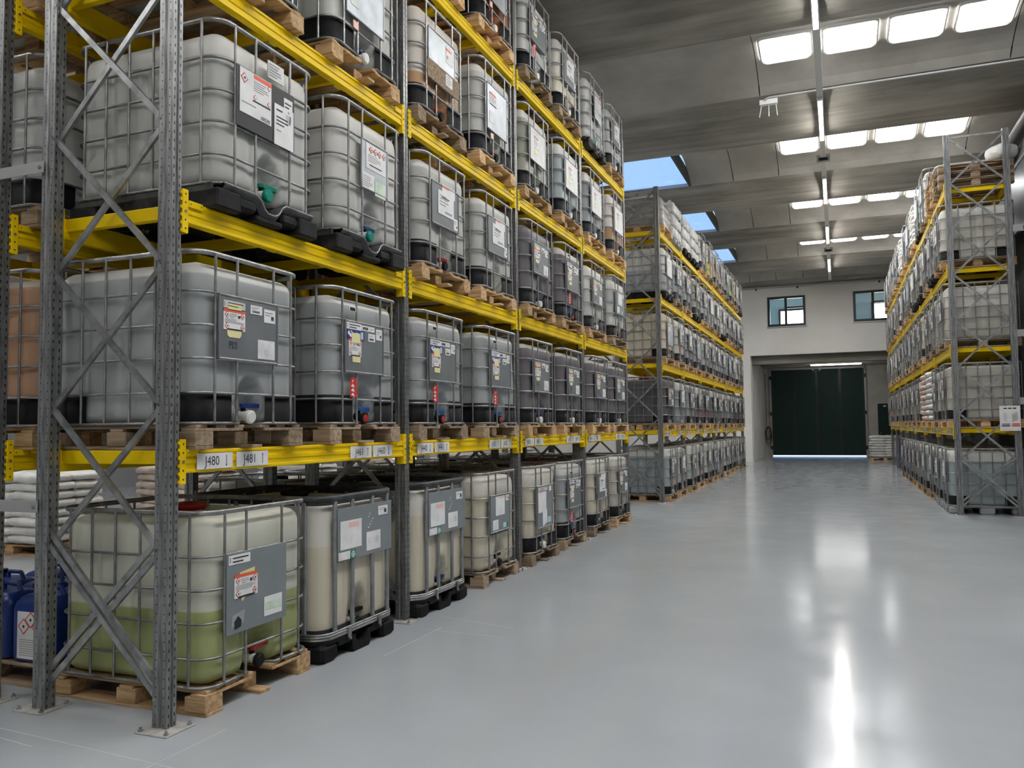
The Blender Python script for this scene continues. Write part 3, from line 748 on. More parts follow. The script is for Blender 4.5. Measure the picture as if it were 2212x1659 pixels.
def hazard(b_, y0, z1, w=.105, h=.125, seed=0):
    sq(b_, 'paper', y0, z1 - h, y0 + w, z1, 2); sq(b_, 'orange', y0, z1 - h * .13, y0 + w, z1, 3); sq(b_, 'ink', y0 + w * .15, z1 - h, y0 + w * .85, z1 - h * .93, 3)
    diamond(b_, y0 + w * .15, z1 - h * .27, w * .11); diamond(b_, y0 + w * .87, z1 - h * .27, w * .11); diamond(b_, y0 + w * .15, z1 - h * .82, w * .11); diamond(b_, y0 + w * .87, z1 - h * .82, w * .11)
    lines(b_, y0 + w * .3, z1 - h * .42, y0 + w * .62, z1 - h * .18, 3); lines(b_, y0 + w * .06, z1 - h * .68, y0 + w * .95, z1 - h * .44, 4, seed=seed + 2); codeblk(b_, y0 + w * .66, z1 - h * .38, w * .09)
def small_label(b_, y0, z1, w, h, code='bar'):
    sq(b_, 'paper', y0, z1 - h, y0 + w, z1, 2); lines(b_, y0 + w * .1, z1 - h * .5, y0 + w * .8, z1 - h * .15, 2)
    if code == 'bar': barcode(b_, y0 + w * .15, z1 - h * .85, y0 + w * .8, z1 - h * .6, 3)
    else: codeblk(b_, y0 + w * .62, z1 - h * .75, w * .22)
def un_strip(b_, y0, z1, w, h, m_='paper'):
    sq(b_, m_, y0, z1 - h, y0 + w, z1, 2); sq(b_, 'ink', y0 + h * .15, z1 - h * .8, y0 + h * .2, z1 - h * .2, 3)
    lines(b_, y0 + w * .18, z1 - h * .9, y0 + w * .96, z1 - h * .1, 2, 'ink')
def panel(b_, mat, y0, z0, y1, z1, lip=True):
    b_.bev(XP - .006, XP, y0, y1, z0, z1, mat, .002)
    if lip:
        for z in (z0, z1): b_.tube([(XP - .002, y0, z), (XP - .002, y1, z)], .008, 'cage', 6)
        for y in (y0, y1): b_.bar((XP - .002, y, z0), (XP - .002, y, z1), .012, .012, mat)
KITS = {}
def kit(name):
    """list of (part name, mesh, label) ; first is the plate, the others are its children"""
    if name in KITS: return KITS[name]
    L = []
    def part(nm, fn, lab=None):
        b_ = MB(); fn(b_); L.append((nm, b_.mesh(nm), lab))
    if name == 'P03':
        part('label_plate', lambda b_: panel(b_, 'plate', -.335, .535, .205, .915))
        part('printed_strip', lambda b_: un_strip(b_, -.30, .885, .19, .045, 'plate_wh'))
        def tp(b_): sq(b_, 'tape', -.265, .828, -.145, .868, 3); 
        part('yellow_tape', tp); 
        def tp2(b_): poly(b_, 'tape', [(-.27, .71), (-.265, .675), (-.25, .665), (-.16, .665), (-.145, .68), (-.14, .71)], 2)
        part('yellow_tape', tp2)
        part('hazard_label', lambda b_: hazard(b_, -.30, .834, .19, .125), 'white hazard label with orange band and red diamonds')
        def hw(b_): txt(b_, 'P03', -.215, .618, .062, 'ink', 1, .8)
        part('handwriting', hw, 'handwritten P03 in black')
        part('paper_label', lambda b_: small_label(b_, -.06, .885, .11, .055)); part('paper_label', lambda b_: small_label(b_, .07, .875, .11, .085, 'code'))
        def bl(b_): sq(b_, 'paperblur', .01, .555, .175, .675, 2); sq(b_, 'cyan', .08, .585, .115, .615, 3)
        part('paper_label', bl)
    elif name in ('BLUE', 'BLUEX'):
        part('label_plate', lambda b_: panel(b_, 'plate', -.335, .535, .205, .915))
        def us(b_): un_strip(b_, -.32, .905, .20, .05); sq(b_, 'paper', -.115, .86, .07, .90, 2); barcode(b_, -.10, .868, -.02, .89, 3); lines(b_, 0, .868, .06, .89, 2)
        part('printed_strip', us)
        def bl(b_):
            sq(b_, 'navy', -.315, .78, -.08, .855, 2)
            poly(b_, 'paper', [(-.31, .82), (-.295, .845), (-.28, .83), (-.26, .82), (-.235, .805), (-.215, .80), (-.24, .80), (-.27, .795), (-.29, .81)], 3)
            poly(b_, 'paper', [(-.275, .845), (-.255, .845), (-.235, .825), (-.25, .825)], 3); sq(b_, 'cyan', -.13, .79, -.095, .845, 3); lines(b_, -.20, .80, -.15, .84, 3, 'cyan')
        part('blue_label', bl, 'navy label with a white emblem')
        part('yellow_tape', lambda b_: sq(b_, 'tape', -.255, .755, -.14, .83, 4)); part('yellow_tape', lambda b_: poly(b_, 'tape', [(-.245, .665), (-.24, .61), (-.135, .61), (-.13, .665)], 2))
        part('hazard_label', lambda b_: hazard(b_, -.29, .785, .17, .13, 5), 'white hazard label with orange band and red diamonds')
        part('paper_label', lambda b_: small_label(b_, -.02, .845, .10, .06)); part('paper_label', lambda b_: small_label(b_, .095, .89, .09, .085, 'code'))
        def rd(b_):
            pts = [(-.265, .345), (-.175, .345), (-.18, .46), (-.20, .492), (-.245, .492), (-.262, .46)]; poly(b_, 'red', pts, -3)
            for k in range(3): poly(b_, 'paper', [(-.26, .36 + k * .033), (-.215, .352 + k * .033), (-.222, .37 + k * .033), (-.24, .38 + k * .033)], 2)
            poly(b_, 'paper', [(-.25, .455), (-.225, .47), (-.235, .478)], 2); lines(b_, -.21, .37, -.185, .47, 4, 'orange')
        part('red_sticker', rd, 'red sticker with white zigzag mark')
        part('barcode_label', lambda b_: (sq(b_, 'paper', -.28, .99, -.19, 1.03, -5), barcode(b_, -.27, .995, -.2, 1.02, 3)))
    elif name == 'BIG':
        part('label_plate', lambda b_: panel(b_, 'plate_lt', -.35, .42, .215, .90, False))
        part('printed_strip', lambda b_: un_strip(b_, -.335, .885, .19, .055))
        part('yellow_tape', lambda b_: poly(b_, 'tape', [(-.25, .72), (-.235, .775), (-.10, .79), (-.105, .72)])); part('yellow_tape', lambda b_: poly(b_, 'tape', [(-.235, .665), (-.215, .60), (-.16, .64), (-.15, .665)]))
        part('hazard_label', lambda b_: hazard(b_, -.285, .765, .21, .14, 9), 'white hazard label with orange band and red diamonds')
        def g(b_): sq(b_, 'paper', -.01, .465, .165, .585, 2); sq(b_, 'palegreen', .0, .50, .155, .55, 3)
        part('paper_label', g)
        def t(b_): poly(b_, 'greyink', [(-.31, .46), (-.20, .475), (-.19, .55), (-.30, .53)], 1); poly(b_, 'ink', [(-.28, .445), (-.225, .455), (-.22, .49), (-.25, .52), (-.285, .49)], 2)
        part('torn_sticker', t)
    elif name == 'WIDE':
        part('label_plate', lambda b_: panel(b_, 'plate_lt', -.33, .68, .425, 1.06, False))
        def a(b_): sq(b_, 'paper', -.30, .76, -.02, .965, 2); sq(b_, 'pink', -.19, .915, -.06, .95, 3); sq(b_, 'paperblur', -.17, .80, -.05, .86, 3)
        part('paper_label', a, 'large blurred white label'); part('paper_label', lambda b_: (sq(b_, 'paper', .05, .71, .25, .85, 2), sq(b_, 'paperblur', .08, .76, .22, .81, 3)))
        def g(b_): sq(b_, 'green', -.17, .685, -.10, .745, 2); b_.cyl((XP + .003, -.135, .715), (1, 0, 0), .024, .0015, 'paper', 16); b_.cyl((XP + .0045, -.135, .715), (1, 0, 0), .016, .001, 'green', 16); b_.cyl((XP + .0055, -.135, .715), (1, 0, 0), .010, .001, 'paper', 12)
        part('green_label', g, 'green square with white ring'); part('paper_label', lambda b_: sq(b_, 'paperblur', -.325, .688, -.175, .745, 2)); part('paper_label', lambda b_: small_label(b_, .22, 1.03, .14, .07, 'code'))
        def gl(b_):
            for k in range(6): sq(b_, 'paperblur', .07 + .02 * (k % 4), .88 + .02 * k, .08 + .02 * (k % 4) + .006, .89 + .02 * k, 2)
        part('glue_marks', gl)
    elif name == 'BLACK':
        part('label_plate', lambda b_: panel(b_, 'plate_bk', -.36, .535, .215, .915, False), 'black label plate')
        def a(b_):
            sq(b_, 'paper', -.33, .63, -.03, .91, 2); sq(b_, 'orange', -.20, .88, -.03, .905, 3); diamond(b_, -.29, .85, .035); lines(b_, -.20, .80, -.05, .87, 5); sq(b_, 'ink', -.21, .73, -.04, .74, 3)
            diamond(b_, -.19, .76, .018, mark=False); diamond(b_, -.055, .76, .018, mark=False); diamond(b_, -.055, .865, .018, mark=False); lines(b_, -.31, .69, -.1, .71, 1); txt(b_, '0082290', -.09, .648, .035, 'ink', 3, .75)
        part('hazard_label', a, 'large white label numbered 0082290')
        def c(b_): sq(b_, 'paper', .10, .67, .19, .87, 2); txt(b_, '\u2193', 0, 0, .01) if False else None; poly(b_, 'ink', [(.135, .785), (.145, .77), (.155, .785)], 3); sq(b_, 'ink', .12, .70, .17, .76, 3); lines(b_, .11, .80, .18, .85, 2, 'ink')
        part('paper_label', c)
        def d(b_): sq(b_, 'paper', 0, .53, .20, .80, 3); lines(b_, .02, .75, .12, .78, 1, 'ink', 4); lines(b_, .02, .66, .15, .73, 3, 'ink', 4); lines(b_, .02, .62, .10, .64, 1, 'greyink', 4)
        part('paper_label', d)
        part('printed_strip', lambda b_: (sq(b_, 'plate_wh', -.06, .945, .10, 1.06, -5), lines(b_, -.05, .96, .08, 1.05, 5, 'greyink', 2)))
    elif name == 'CLEAR':
        part('label_plate', lambda b_: panel(b_, 'plate_si', -.185, .535, .195, .915), 'shiny bare metal plate')
        def a(b_):
            sq(b_, 'paper', -.13, .70, .16, .90, 2); sq(b_, 'orange', -.09, .845, .09, .865, 3)
            for k in range(4): diamond(b_, -.06 + .065 * k, .855, .028, 4, True)
            lines(b_, -.10, .76, .1, .82, 4); sq(b_, 'ink', -.08, .73, .10, .738, 3)
        part('hazard_label', a, 'white paper with a row of red diamonds'); part('paper_label', lambda b_: (sq(b_, 'paper', -.18, .53, -.01, .66, 2), lines(b_, -.17, .55, -.03, .64, 6))); part('paper_label', lambda b_: sq(b_, 'palegreen', .0, .51, .16, .63, 2))
    elif name == 'PAPER':
        part('label_plate', lambda b_: panel(b_, 'plate', -.335, .535, .205, .915))
        def a(b_): sq(b_, 'paper', -.14, .83, .13, .93, 2); sq(b_, 'orange', -.14, .90, -.0, .915, 3); sq(b_, 'paper', -.22, .64, .10, .86, 3); lines(b_, -.19, .72, 0, .83, 4, 'greyink', 4); sq(b_, 'ink', -.15, .80, .0, .807, 5); sq(b_, 'greyink', -.08, .665, .06, .685, 4)
        part('paper_label', a, 'two overlapping white papers'); part('paper_label', lambda b_: small_label(b_, .10, .66, .085, .11, 'code'))
    elif name == 'SILVER':
        part('label_plate', lambda b_: panel(b_, 'plate_si', -.33, .42, .21, .91), 'shiny bare metal plate')
        def a(b_): sq(b_, 'paper', -.27, .70, -.08, .83, 2); sq(b_, 'orange', -.27, .81, -.10, .83, 3); lines(b_, -.25, .73, -.1, .80, 4); sq(b_, 'ink', -.26, .70, -.10, .708, 3)
        part('hazard_label', a); part('paper_label', lambda b_: sq(b_, 'plate_wh', -.28, .50, -.17, .62, 2)); part('red_sticker', lambda b_: sq(b_, 'pink', -.24, .33, -.17, .39, -4))
    elif name == 'WHITE':
        part('label_plate', lambda b_: panel(b_, 'plate_wh', -.33, .50, .21, .91), 'pale plate with faded paper')
        part('paper_label', lambda b_: (sq(b_, 'paper', -.20, .68, -.03, .82, 2), lines(b_, -.18, .70, -.06, .81, 5), sq(b_, 'orange', -.20, .80, -.05, .815, 3))); part('paper_label', lambda b_: sq(b_, 'tape', -.19, .60, -.10, .67, 2))
    elif name == 'DIRTY':
        part('label_plate', lambda b_: panel(b_, 'plate_si', -.33, .62, .21, .92), 'scuffed bare metal plate')
        part('wooden_board', lambda b_: (b_.bev(XP - .006, XP + .006, -.36, .30, .44, .62, 'oldwood', .003)), 'wooden board strapped under the plate')
        part('hazard_label', lambda b_: (sq(b_, 'paper', .02, .72, .16, .88, 2), sq(b_, 'orange', .02, .84, .13, .86, 3), diamond(b_, .05, .78, .02))); part('paper_label', lambda b_: (sq(b_, 'paper', .0, .49, .14, .60, 6), lines(b_, .02, .50, .12, .59, 4, 'greyink', 7)))
    KITS[name] = L
    return L

def far_kit(name):
    """the same plates with their stickers merged into one small mesh"""
    key = 'far_' + name
    if key in KITS: return KITS[key]
    L = kit(name); b_ = MB(); pl = L[0]
    for nm, me, lab in L[1:]:
        mn = [m_.name for m_ in me.materials]; inv = {v.name: k for k, v in MT.items()}
        o0 = len(b_.v); b_.v += [tuple(v.co) for v in me.vertices]
        for p_ in me.polygons: b_.f.append([o0 + i for i in p_.vertices]); b_.m.append(b_.mi(inv[mn[p_.material_index]])); b_.sm.append(False)
    KITS[key] = [pl, ('stickers', b_.mesh('stickers'), None)]
    return KITS[key]

BOT = [make_bottle('bottle', wob=.004, rseed=1), make_bottle('bottle', wob=.008, rseed=5), make_bottle('bottle', wob=.010, rseed=9)]
BOT_B = make_bottle('bottle', zb=.165, flatfront=True, wob=.006, rseed=3)
CAGE = {'grid': make_cage('cage', (.92, .725, .53, .33)), 'grid5': make_cage('cage', (.895, .703, .512, .311)), 'bars': make_bar_cage('cage')}
RIM = {'grid': make_rim('base_frame'), 'bars': make_rim('base_frame', band=True)}
GUARD = make_guards(); GUARD_TALL = make_guards(.36)
BTRAY = make_base_tray()
PAL = {'wood': make_wood_pallet('pallet', 'wood'), 'oldwood': make_wood_pallet('pallet', 'oldwood'), 'black': make_black_pallet('pallet'), 'tray': make_steel_tray_pallet('pallet'), 'grey': make_black_pallet('pallet', 'greyplastic')}
LID = {k: make_lid(k) for k in ('black', 'hred', 'capwhite', 'hblue')}
VAL = {k: make_valve(k) for k in ('black', 'capwhite')}
CAP = {k: make_cap(k) for k in ('capwhite', 'black', 'hgreen', 'hred')}
HND = {k: make_handle(k) for k in ('hblue', 'hred', 'hgreen', 'hblue2', 'black', 'hyellow')}
CNAME = {'hblue': 'blue', 'hred': 'red', 'hgreen': 'teal', 'hblue2': 'bright blue', 'black': 'black', 'hyellow': 'yellow', 'capwhite': 'white'}

LIQ = {  # liquid colour (linear), words
 'clear': ((.60, .61, .575), 'clear-filled'), 'grey': ((.46, .485, .49), 'grey-filled'), 'bluegrey': ((.34, .365, .385), 'blue-grey'), 'cream': ((.76, .70, .56), 'cream-filled'),
 'green': ((.47, .52, .23), 'green-filled'), 'violet': ((.205, .19, .205), 'dark violet-grey'), 'dark': ((.14, .14, .145), 'dark-filled'), 'pale': ((.52, .53, .50), 'pale'),
 'brown': ((.50, .30, .15), 'brown-stained'), 'orange': ((.50, .20, .08), 'orange-filled'), 'white': ((.66, .66, .64), 'white'), 'yellow': ((.62, .58, .12), 'yellow-filled'),
 'peach': ((.62, .38, .24), 'peach-filled'), 'olive': ((.36, .37, .30), 'olive-grey'), 'aqua': ((.42, .49, .50), 'aqua-tinted'), 'lime': ((.50, .60, .25), 'lime-filled'), 'milk': ((.58, .56, .49), 'milky')}

def tank(x, y, z, rz, liq, lvl, words, group, cage='grid', pal='wood', guards=True, plate='P03', lid='black', hnd='hblue', cap='capwhite', near=True, gt=False, rim=True):
    t = thing('caged_plastic_tank', words, 'tank', (x, y, z), rz, group)
    col = LIQ[liq][0]
    bt = put('bottle', BOT_B if cage == 'bars' else BOT[int(random.random() * 3)], t); bt.color = (*col, min(lvl, 1.3) / 1.2)
    put('lid', LID[lid], t)
    put('cage', CAGE[cage], t)
    put('pallet', PAL[pal], t)
    if rim and pal != 'tray': put('base_frame', RIM['bars' if cage == 'bars' else 'grid'], t)
    if cage == 'bars': put('base_tray', BTRAY, t)
    if guards:
        for g_ in (GUARD_TALL if gt else GUARD): put('corner_guard', g_, t)
    if plate:
        L = kit(plate) if near else far_kit(plate)
        po = None
        for i, (nm, me, lab) in enumerate(L):
            o = put(nm, me, t if i == 0 else po)
            if i == 0: po = o
            if lab: o['label'] = lab
    if hnd:
        v = put('valve', VAL['black' if cap in ('hred',) else 'capwhite'], t)
        h = put('valve_handle', HND[hnd], v); h['label'] = CNAME[hnd] + ' valve handle'
        c = put('valve_cap', CAP[cap], v); c['label'] = CNAME[cap] + ' valve cap'
    return t

# ------------------------------------------------------------------ rack kit
BAY = 2.67; FD = 1.02; ZR = 6.76; LV = [1.456, 2.887, 4.314, 5.770]
ORD = ['first', 'second', 'third', 'fourth', 'fifth', 'sixth', 'seventh', 'eighth', 'ninth']
SHELF = ['on the floor', 'on first shelf', 'on second shelf', 'on third shelf', 'on top shelf']
def make_upright():
    prof = [(0, -.036), (0, -.010), (-.008, -.007), (-.008, .007), (0, .010), (0, .036), (-.030, .036), (-.036, .028), (-.058, .028), (-.064, .036), (-.10, .036), (-.10, .028),
            (-.10, -.028), (-.10, -.036), (-.064, -.036), (-.058, -.028), (-.036, -.028), (-.030, -.036)]
    b_ = MB(); b_.prismZ(prof, .006, ZR, 'upright'); return b_.mesh('upright')
UPR = make_upright()
def make_foot():
    b_ = MB(); b_.bev(-.14, .085, -.125, .095, 0, .008, 'dustplate', .003)
    for x, y in ((-.118, -.10), (.062, -.10), (-.118, .072), (.062, .072)): b_.cyl((x, y, .008), (0, 0, 1), .014, .010, 'galv', 8); b_.cyl((x, y, .018), (0, 0, 1), .007, .014, 'galv', 8)
    return b_.mesh('base_plate')
FOOT = make_foot()
NODES = [.16, .97, 1.78, 2.59, 3.41, 4.24, 5.06, 5.87, 6.69]
def make_brace(k, flip, dbl):
    b_ = MB(); z0, z1 = NODES[k], NODES[k + 1]; x0, x1 = -.088, -FD + .088
    if flip: x0, x1 = x1, x0
    yo = .010 if flip else -.010
    b_.bar((x0, yo, z0), (x1, yo, z1), .020, .034, 'galv')
    if dbl: b_.bar((x0, yo, z0 + .078), (x1, yo, z1 + .078), .020, .034, 'galv')
    for (x, z) in ((x0, z0), (x1, z1)): b_.cyl((x, -.030, z), (0, -1, 0), .010, .008, 'galv', 8)
    return b_.mesh('brace')
BRC = {(k, f): make_brace(k, f, k == 0) for k in range(8) for f in (0, 1)}
_b = MB(); _b.bar((-.088, 0, 6.71), (-FD + .088, 0, 6.71), .024, .03, 'galv'); TOPB = _b.mesh('top_brace')
def frame(x, y, rz, words, group):
    t = thing('rack_upright_frame', words, 'rack frame', (x, y, 0), rz, group)
    for k in (0, 1):
        u = put('upright', UPR, t, (0 if k == 0 else -FD, 0, 0), 0 if k == 0 else PI)
        put('base_plate', FOOT, t, (0 if k == 0 else -FD, 0, 0), 0 if k == 0 else PI)
    for k in range(8):
        for f in (0, 1): put('brace', BRC[(k, f)], t)
    put('top_brace', TOPB, t)
    return t
def make_beam():
    L = BAY - .085; y0, y1 = .045, BAY - .045
    prof = [(-.045, -.066), (.0, -.066), (.006, -.060), (.006, -.046), (-.001, -.040), (-.001, -.016), (.005, -.010), (.005, .012), (-.004, .018), (-.004, .040), (.004, .046), (.004, .060), (-.002, .066), (-.045, .066)]
    b_ = MB(); b_.prismY(prof, y0, y1, 'yellow'); return b_.mesh('beam')
BEAM = make_beam()
def make_conn(s_):
    b_ = MB(); y = .058 if s_ > 0 else BAY - .058
    b_.bev(.001, .012, y - .022, y + .024 if s_ > 0 else y + .022, -.127, .127, 'yellow', .003)
    b_.box(-.055, .006, y + (.018 if s_ > 0 else -.022), y + (.022 if s_ > 0 else -.018), -.127, .127, 'yellow')
    for k, z in enumerate((-.10, -.05, .05, .10)): b_.cyl((.0115, y, z), (1, 0, 0), .0055, .0015, 'ink', 8)
    b_.cyl((.0115, y, 0), (1, 0, 0), .009, .006, 'galv', 8)
    # toothed edge over the slot
    for z in (-.11, -.065, -.02, .025, .07, .11): b_.box(.0, .008, y - s_ * .026 - .004, y - s_ * .026 + .004, z - .012, z + .006, 'yellow')
    return b_.mesh('connector')
def make_clip(s_):
    b_ = MB(); a, c = (.085, .20) if s_ > 0 else (BAY - .20, BAY - .085)
    b_.bev(.004, .010, a, c, .030, .070, 'yellow', .002)
    for y in (a + .015, c - .015): b_.cyl((.010, y, .05), (1, 0, 0), .004, .0015, 'ink', 8)
    return b_.mesh('lock_plate')
CONN = {1: make_conn(1), -1: make_conn(-1)}; CLIP = {1: make_clip(1), -1: make_clip(-1)}
def make_support():
    b_ = MB(); b_.bev(-FD + .03, -.045, -.022, .022, -.018, .062, 'yellow', .004); b_.box(-.07, -.045, -.04, .04, -.062, .0, 'yellow'); b_.box(-FD + .03, -FD + .055, -.04, .04, -.062, .0, 'yellow')
    return b_.mesh('support_bar')
SUPP = make_support()
def sign_mesh(text, arrow, small=False):
    b_ = MB(); w, h = (.30, .092); b_.box(.0, .002, 0, w, -.046, .046, 'paper')
    s_ = .078; v, f = text_polys(text, s_)
    b_.add([(.0026, .125 + x * .88, -.002 + y) for x, y, z in v], f, 'ink')
    ax = .245; t_ = .0028
    def q(y0, z0, y1, z1): b_.box(.002, t_, y0, y1, z0, z1, 'ink')
    q(ax - .0022, -.034, ax + .0022, .032)
    if arrow < 0: b_.loft([[(x_, ax - .010, -.020), (x_, ax, -.036), (x_, ax + .010, -.020), (x_, ax, -.030)] for x_ in (.002, .0028)], 'ink', smooth=False)
    else: b_.loft([[(x_, ax - .010, .018), (x_, ax, .028), (x_, ax + .010, .018), (x_, ax, .034)] for x_ in (.002, .0028)], 'ink', smooth=False)
    return b_.mesh('location_sign')
def beam(x, y, z, rz, words, group, support=False, signs=None):
    t = thing('shelf_beam', words, 'beam', (x, y, z), rz, group, me=BEAM)
    for s_ in (1, -1): put('connector', CONN[s_], t); put('lock_plate', CLIP[s_], t)
    if support:
        for yy in (.12, .92, 1.70, 2.48): put('support_bar', SUPP, t, (0, yy, 0))
    for (yy, me) in (signs or []): put('location_sign', me, t, (.010, yy, -.004))
    return t

def rack(tag, x, y0, nb, face, group, signs=None, levels=LV, supports=True):
    """face=+1: aisle on the +X side.  The near post of each frame stands at y."""
    rz = 0 if face > 0 else PI
    for k in range(nb + 1):
        if tag.startswith('back'): w = 'galvanized upright frame, %s from camera, %s' % (ORD[k], tag)
        elif k == 0: w = 'galvanized upright frame with crossed braces, nearest end of %s' % tag
        elif k == nb: w = 'galvanized upright frame at the far end of %s' % tag
        else: w = 'galvanized upright frame, %s from camera, %s' % (ORD[k], tag)
        frame(x, y0 + .045 + BAY * k, rz, w, 'upright frames of ' + tag)
    for k in range(nb):
        for li, z in enumerate(levels):
            for side in ('aisle', 'rear'):
                xx = x if side == 'aisle' else x - face * FD
                r_ = rz if side == 'aisle' else rz + PI
                # after a half turn the beam runs towards -y
                yb = y0 + .045 + BAY * k + (BAY if abs((r_ % (2 * PI)) - PI) < .1 else 0)
                sg = None
                if side == 'aisle' and li == 0 and signs: sg = signs(k)
                w = 'yellow %s-side beam, %s bay, %s, %s' % (side, ORD[k], ['first shelf', 'second shelf', 'third shelf', 'top shelf'][li], tag)
                beam(xx, yb, z, r_, w, 'beams of ' + tag, support=(side == 'aisle' and supports), signs=sg)

def signsA(k):
    T = [(('J480', -1), ('J481', 1), ('J461', 1), ('J460', -1)), (('J440', -1), ('J441', 1), ('J421', 1), ('J420', -1)), (('J400', -1), ('J401', 1), ('J381', 1), ('J380', -1)), (('J360', -1), ('J361', 1), ('J341', 1), ('J340', -1))][k]
    return [(yy - .045, sign_mesh(*t_)) for yy, t_ in zip((.21, .545, 1.815, 2.14), T)]
_blank = None
def signsFar(k):
    global _blank
    if _blank is None:
        b_ = MB(); b_.box(0, .002, 0, .30, -.046, .046, 'paper'); b_.box(.002, .0028, .05, .07, -.03, .03, 'ink'); b_.box(.002, .0028, .09, .13, -.03, .03, 'greyink'); b_.box(.002, .0028, .15, .20, -.03, .03, 'ink'); b_.box(.002, .0028, .235, .24, -.034, .03, 'ink'); _blank = b_.mesh('location_sign')
    return [(yy, _blank) for yy in (.16, .50, 1.77, 2.10)]

A, B_, C_, D_ = 'near left rack', 'far left rack', 'right rack', 'back left rack'
rack(A, 0.0, 0.0, 4, 1, A, signsA)
rack(B_, 0.0, 13.80, 6, 1, B_, signsFar)
rack(C_, 5.345, 12.78, 7, -1, C_, signsFar)
rack(D_, -2.40, 0.0, 4, -1, D_, None)
# row spacers between near left and back left rack
def spacer(x0, x1, y, z, words):
    o = MB(); o.bev(x0, x1, y - .012, y - .004, z - .035, z + .035, 'alu', .002)
    for x_ in (x0 + .03, x1 - .03): o.cyl((x_, y - .012, z), (0, -1, 0), .012, .008, 'galv', 8)
    thing('row_spacer', words, 'bracket', me=o.mesh('row_spacer'), group='row spacers')
for z, w in ((1.19, 'lower grey flat spacer joining the two left racks at their near end'), (3.24, 'upper grey flat spacer joining the two left racks at their near end')): spacer(-1.42, -.985, .0, z, w)
for z, w in ((1.98, 'low'), (3.15, 'middle'), (4.98, 'high')):
    o = MB(); o.bev(6.33, 6.75, 12.79, 12.80, z - .06, z + .06, 'alu', .002); o.box(6.52, 6.56, 12.785, 12.79, z - .03, z - .005, 'ink'); o.box(6.52, 6.56, 12.785, 12.79, z + .005, z + .03, 'ink')
    thing('wall_bracket', w + ' galvanized bracket sticking out right of the right rack near end', 'bracket', me=o.mesh('wall_bracket'), group='brackets beside the right rack')

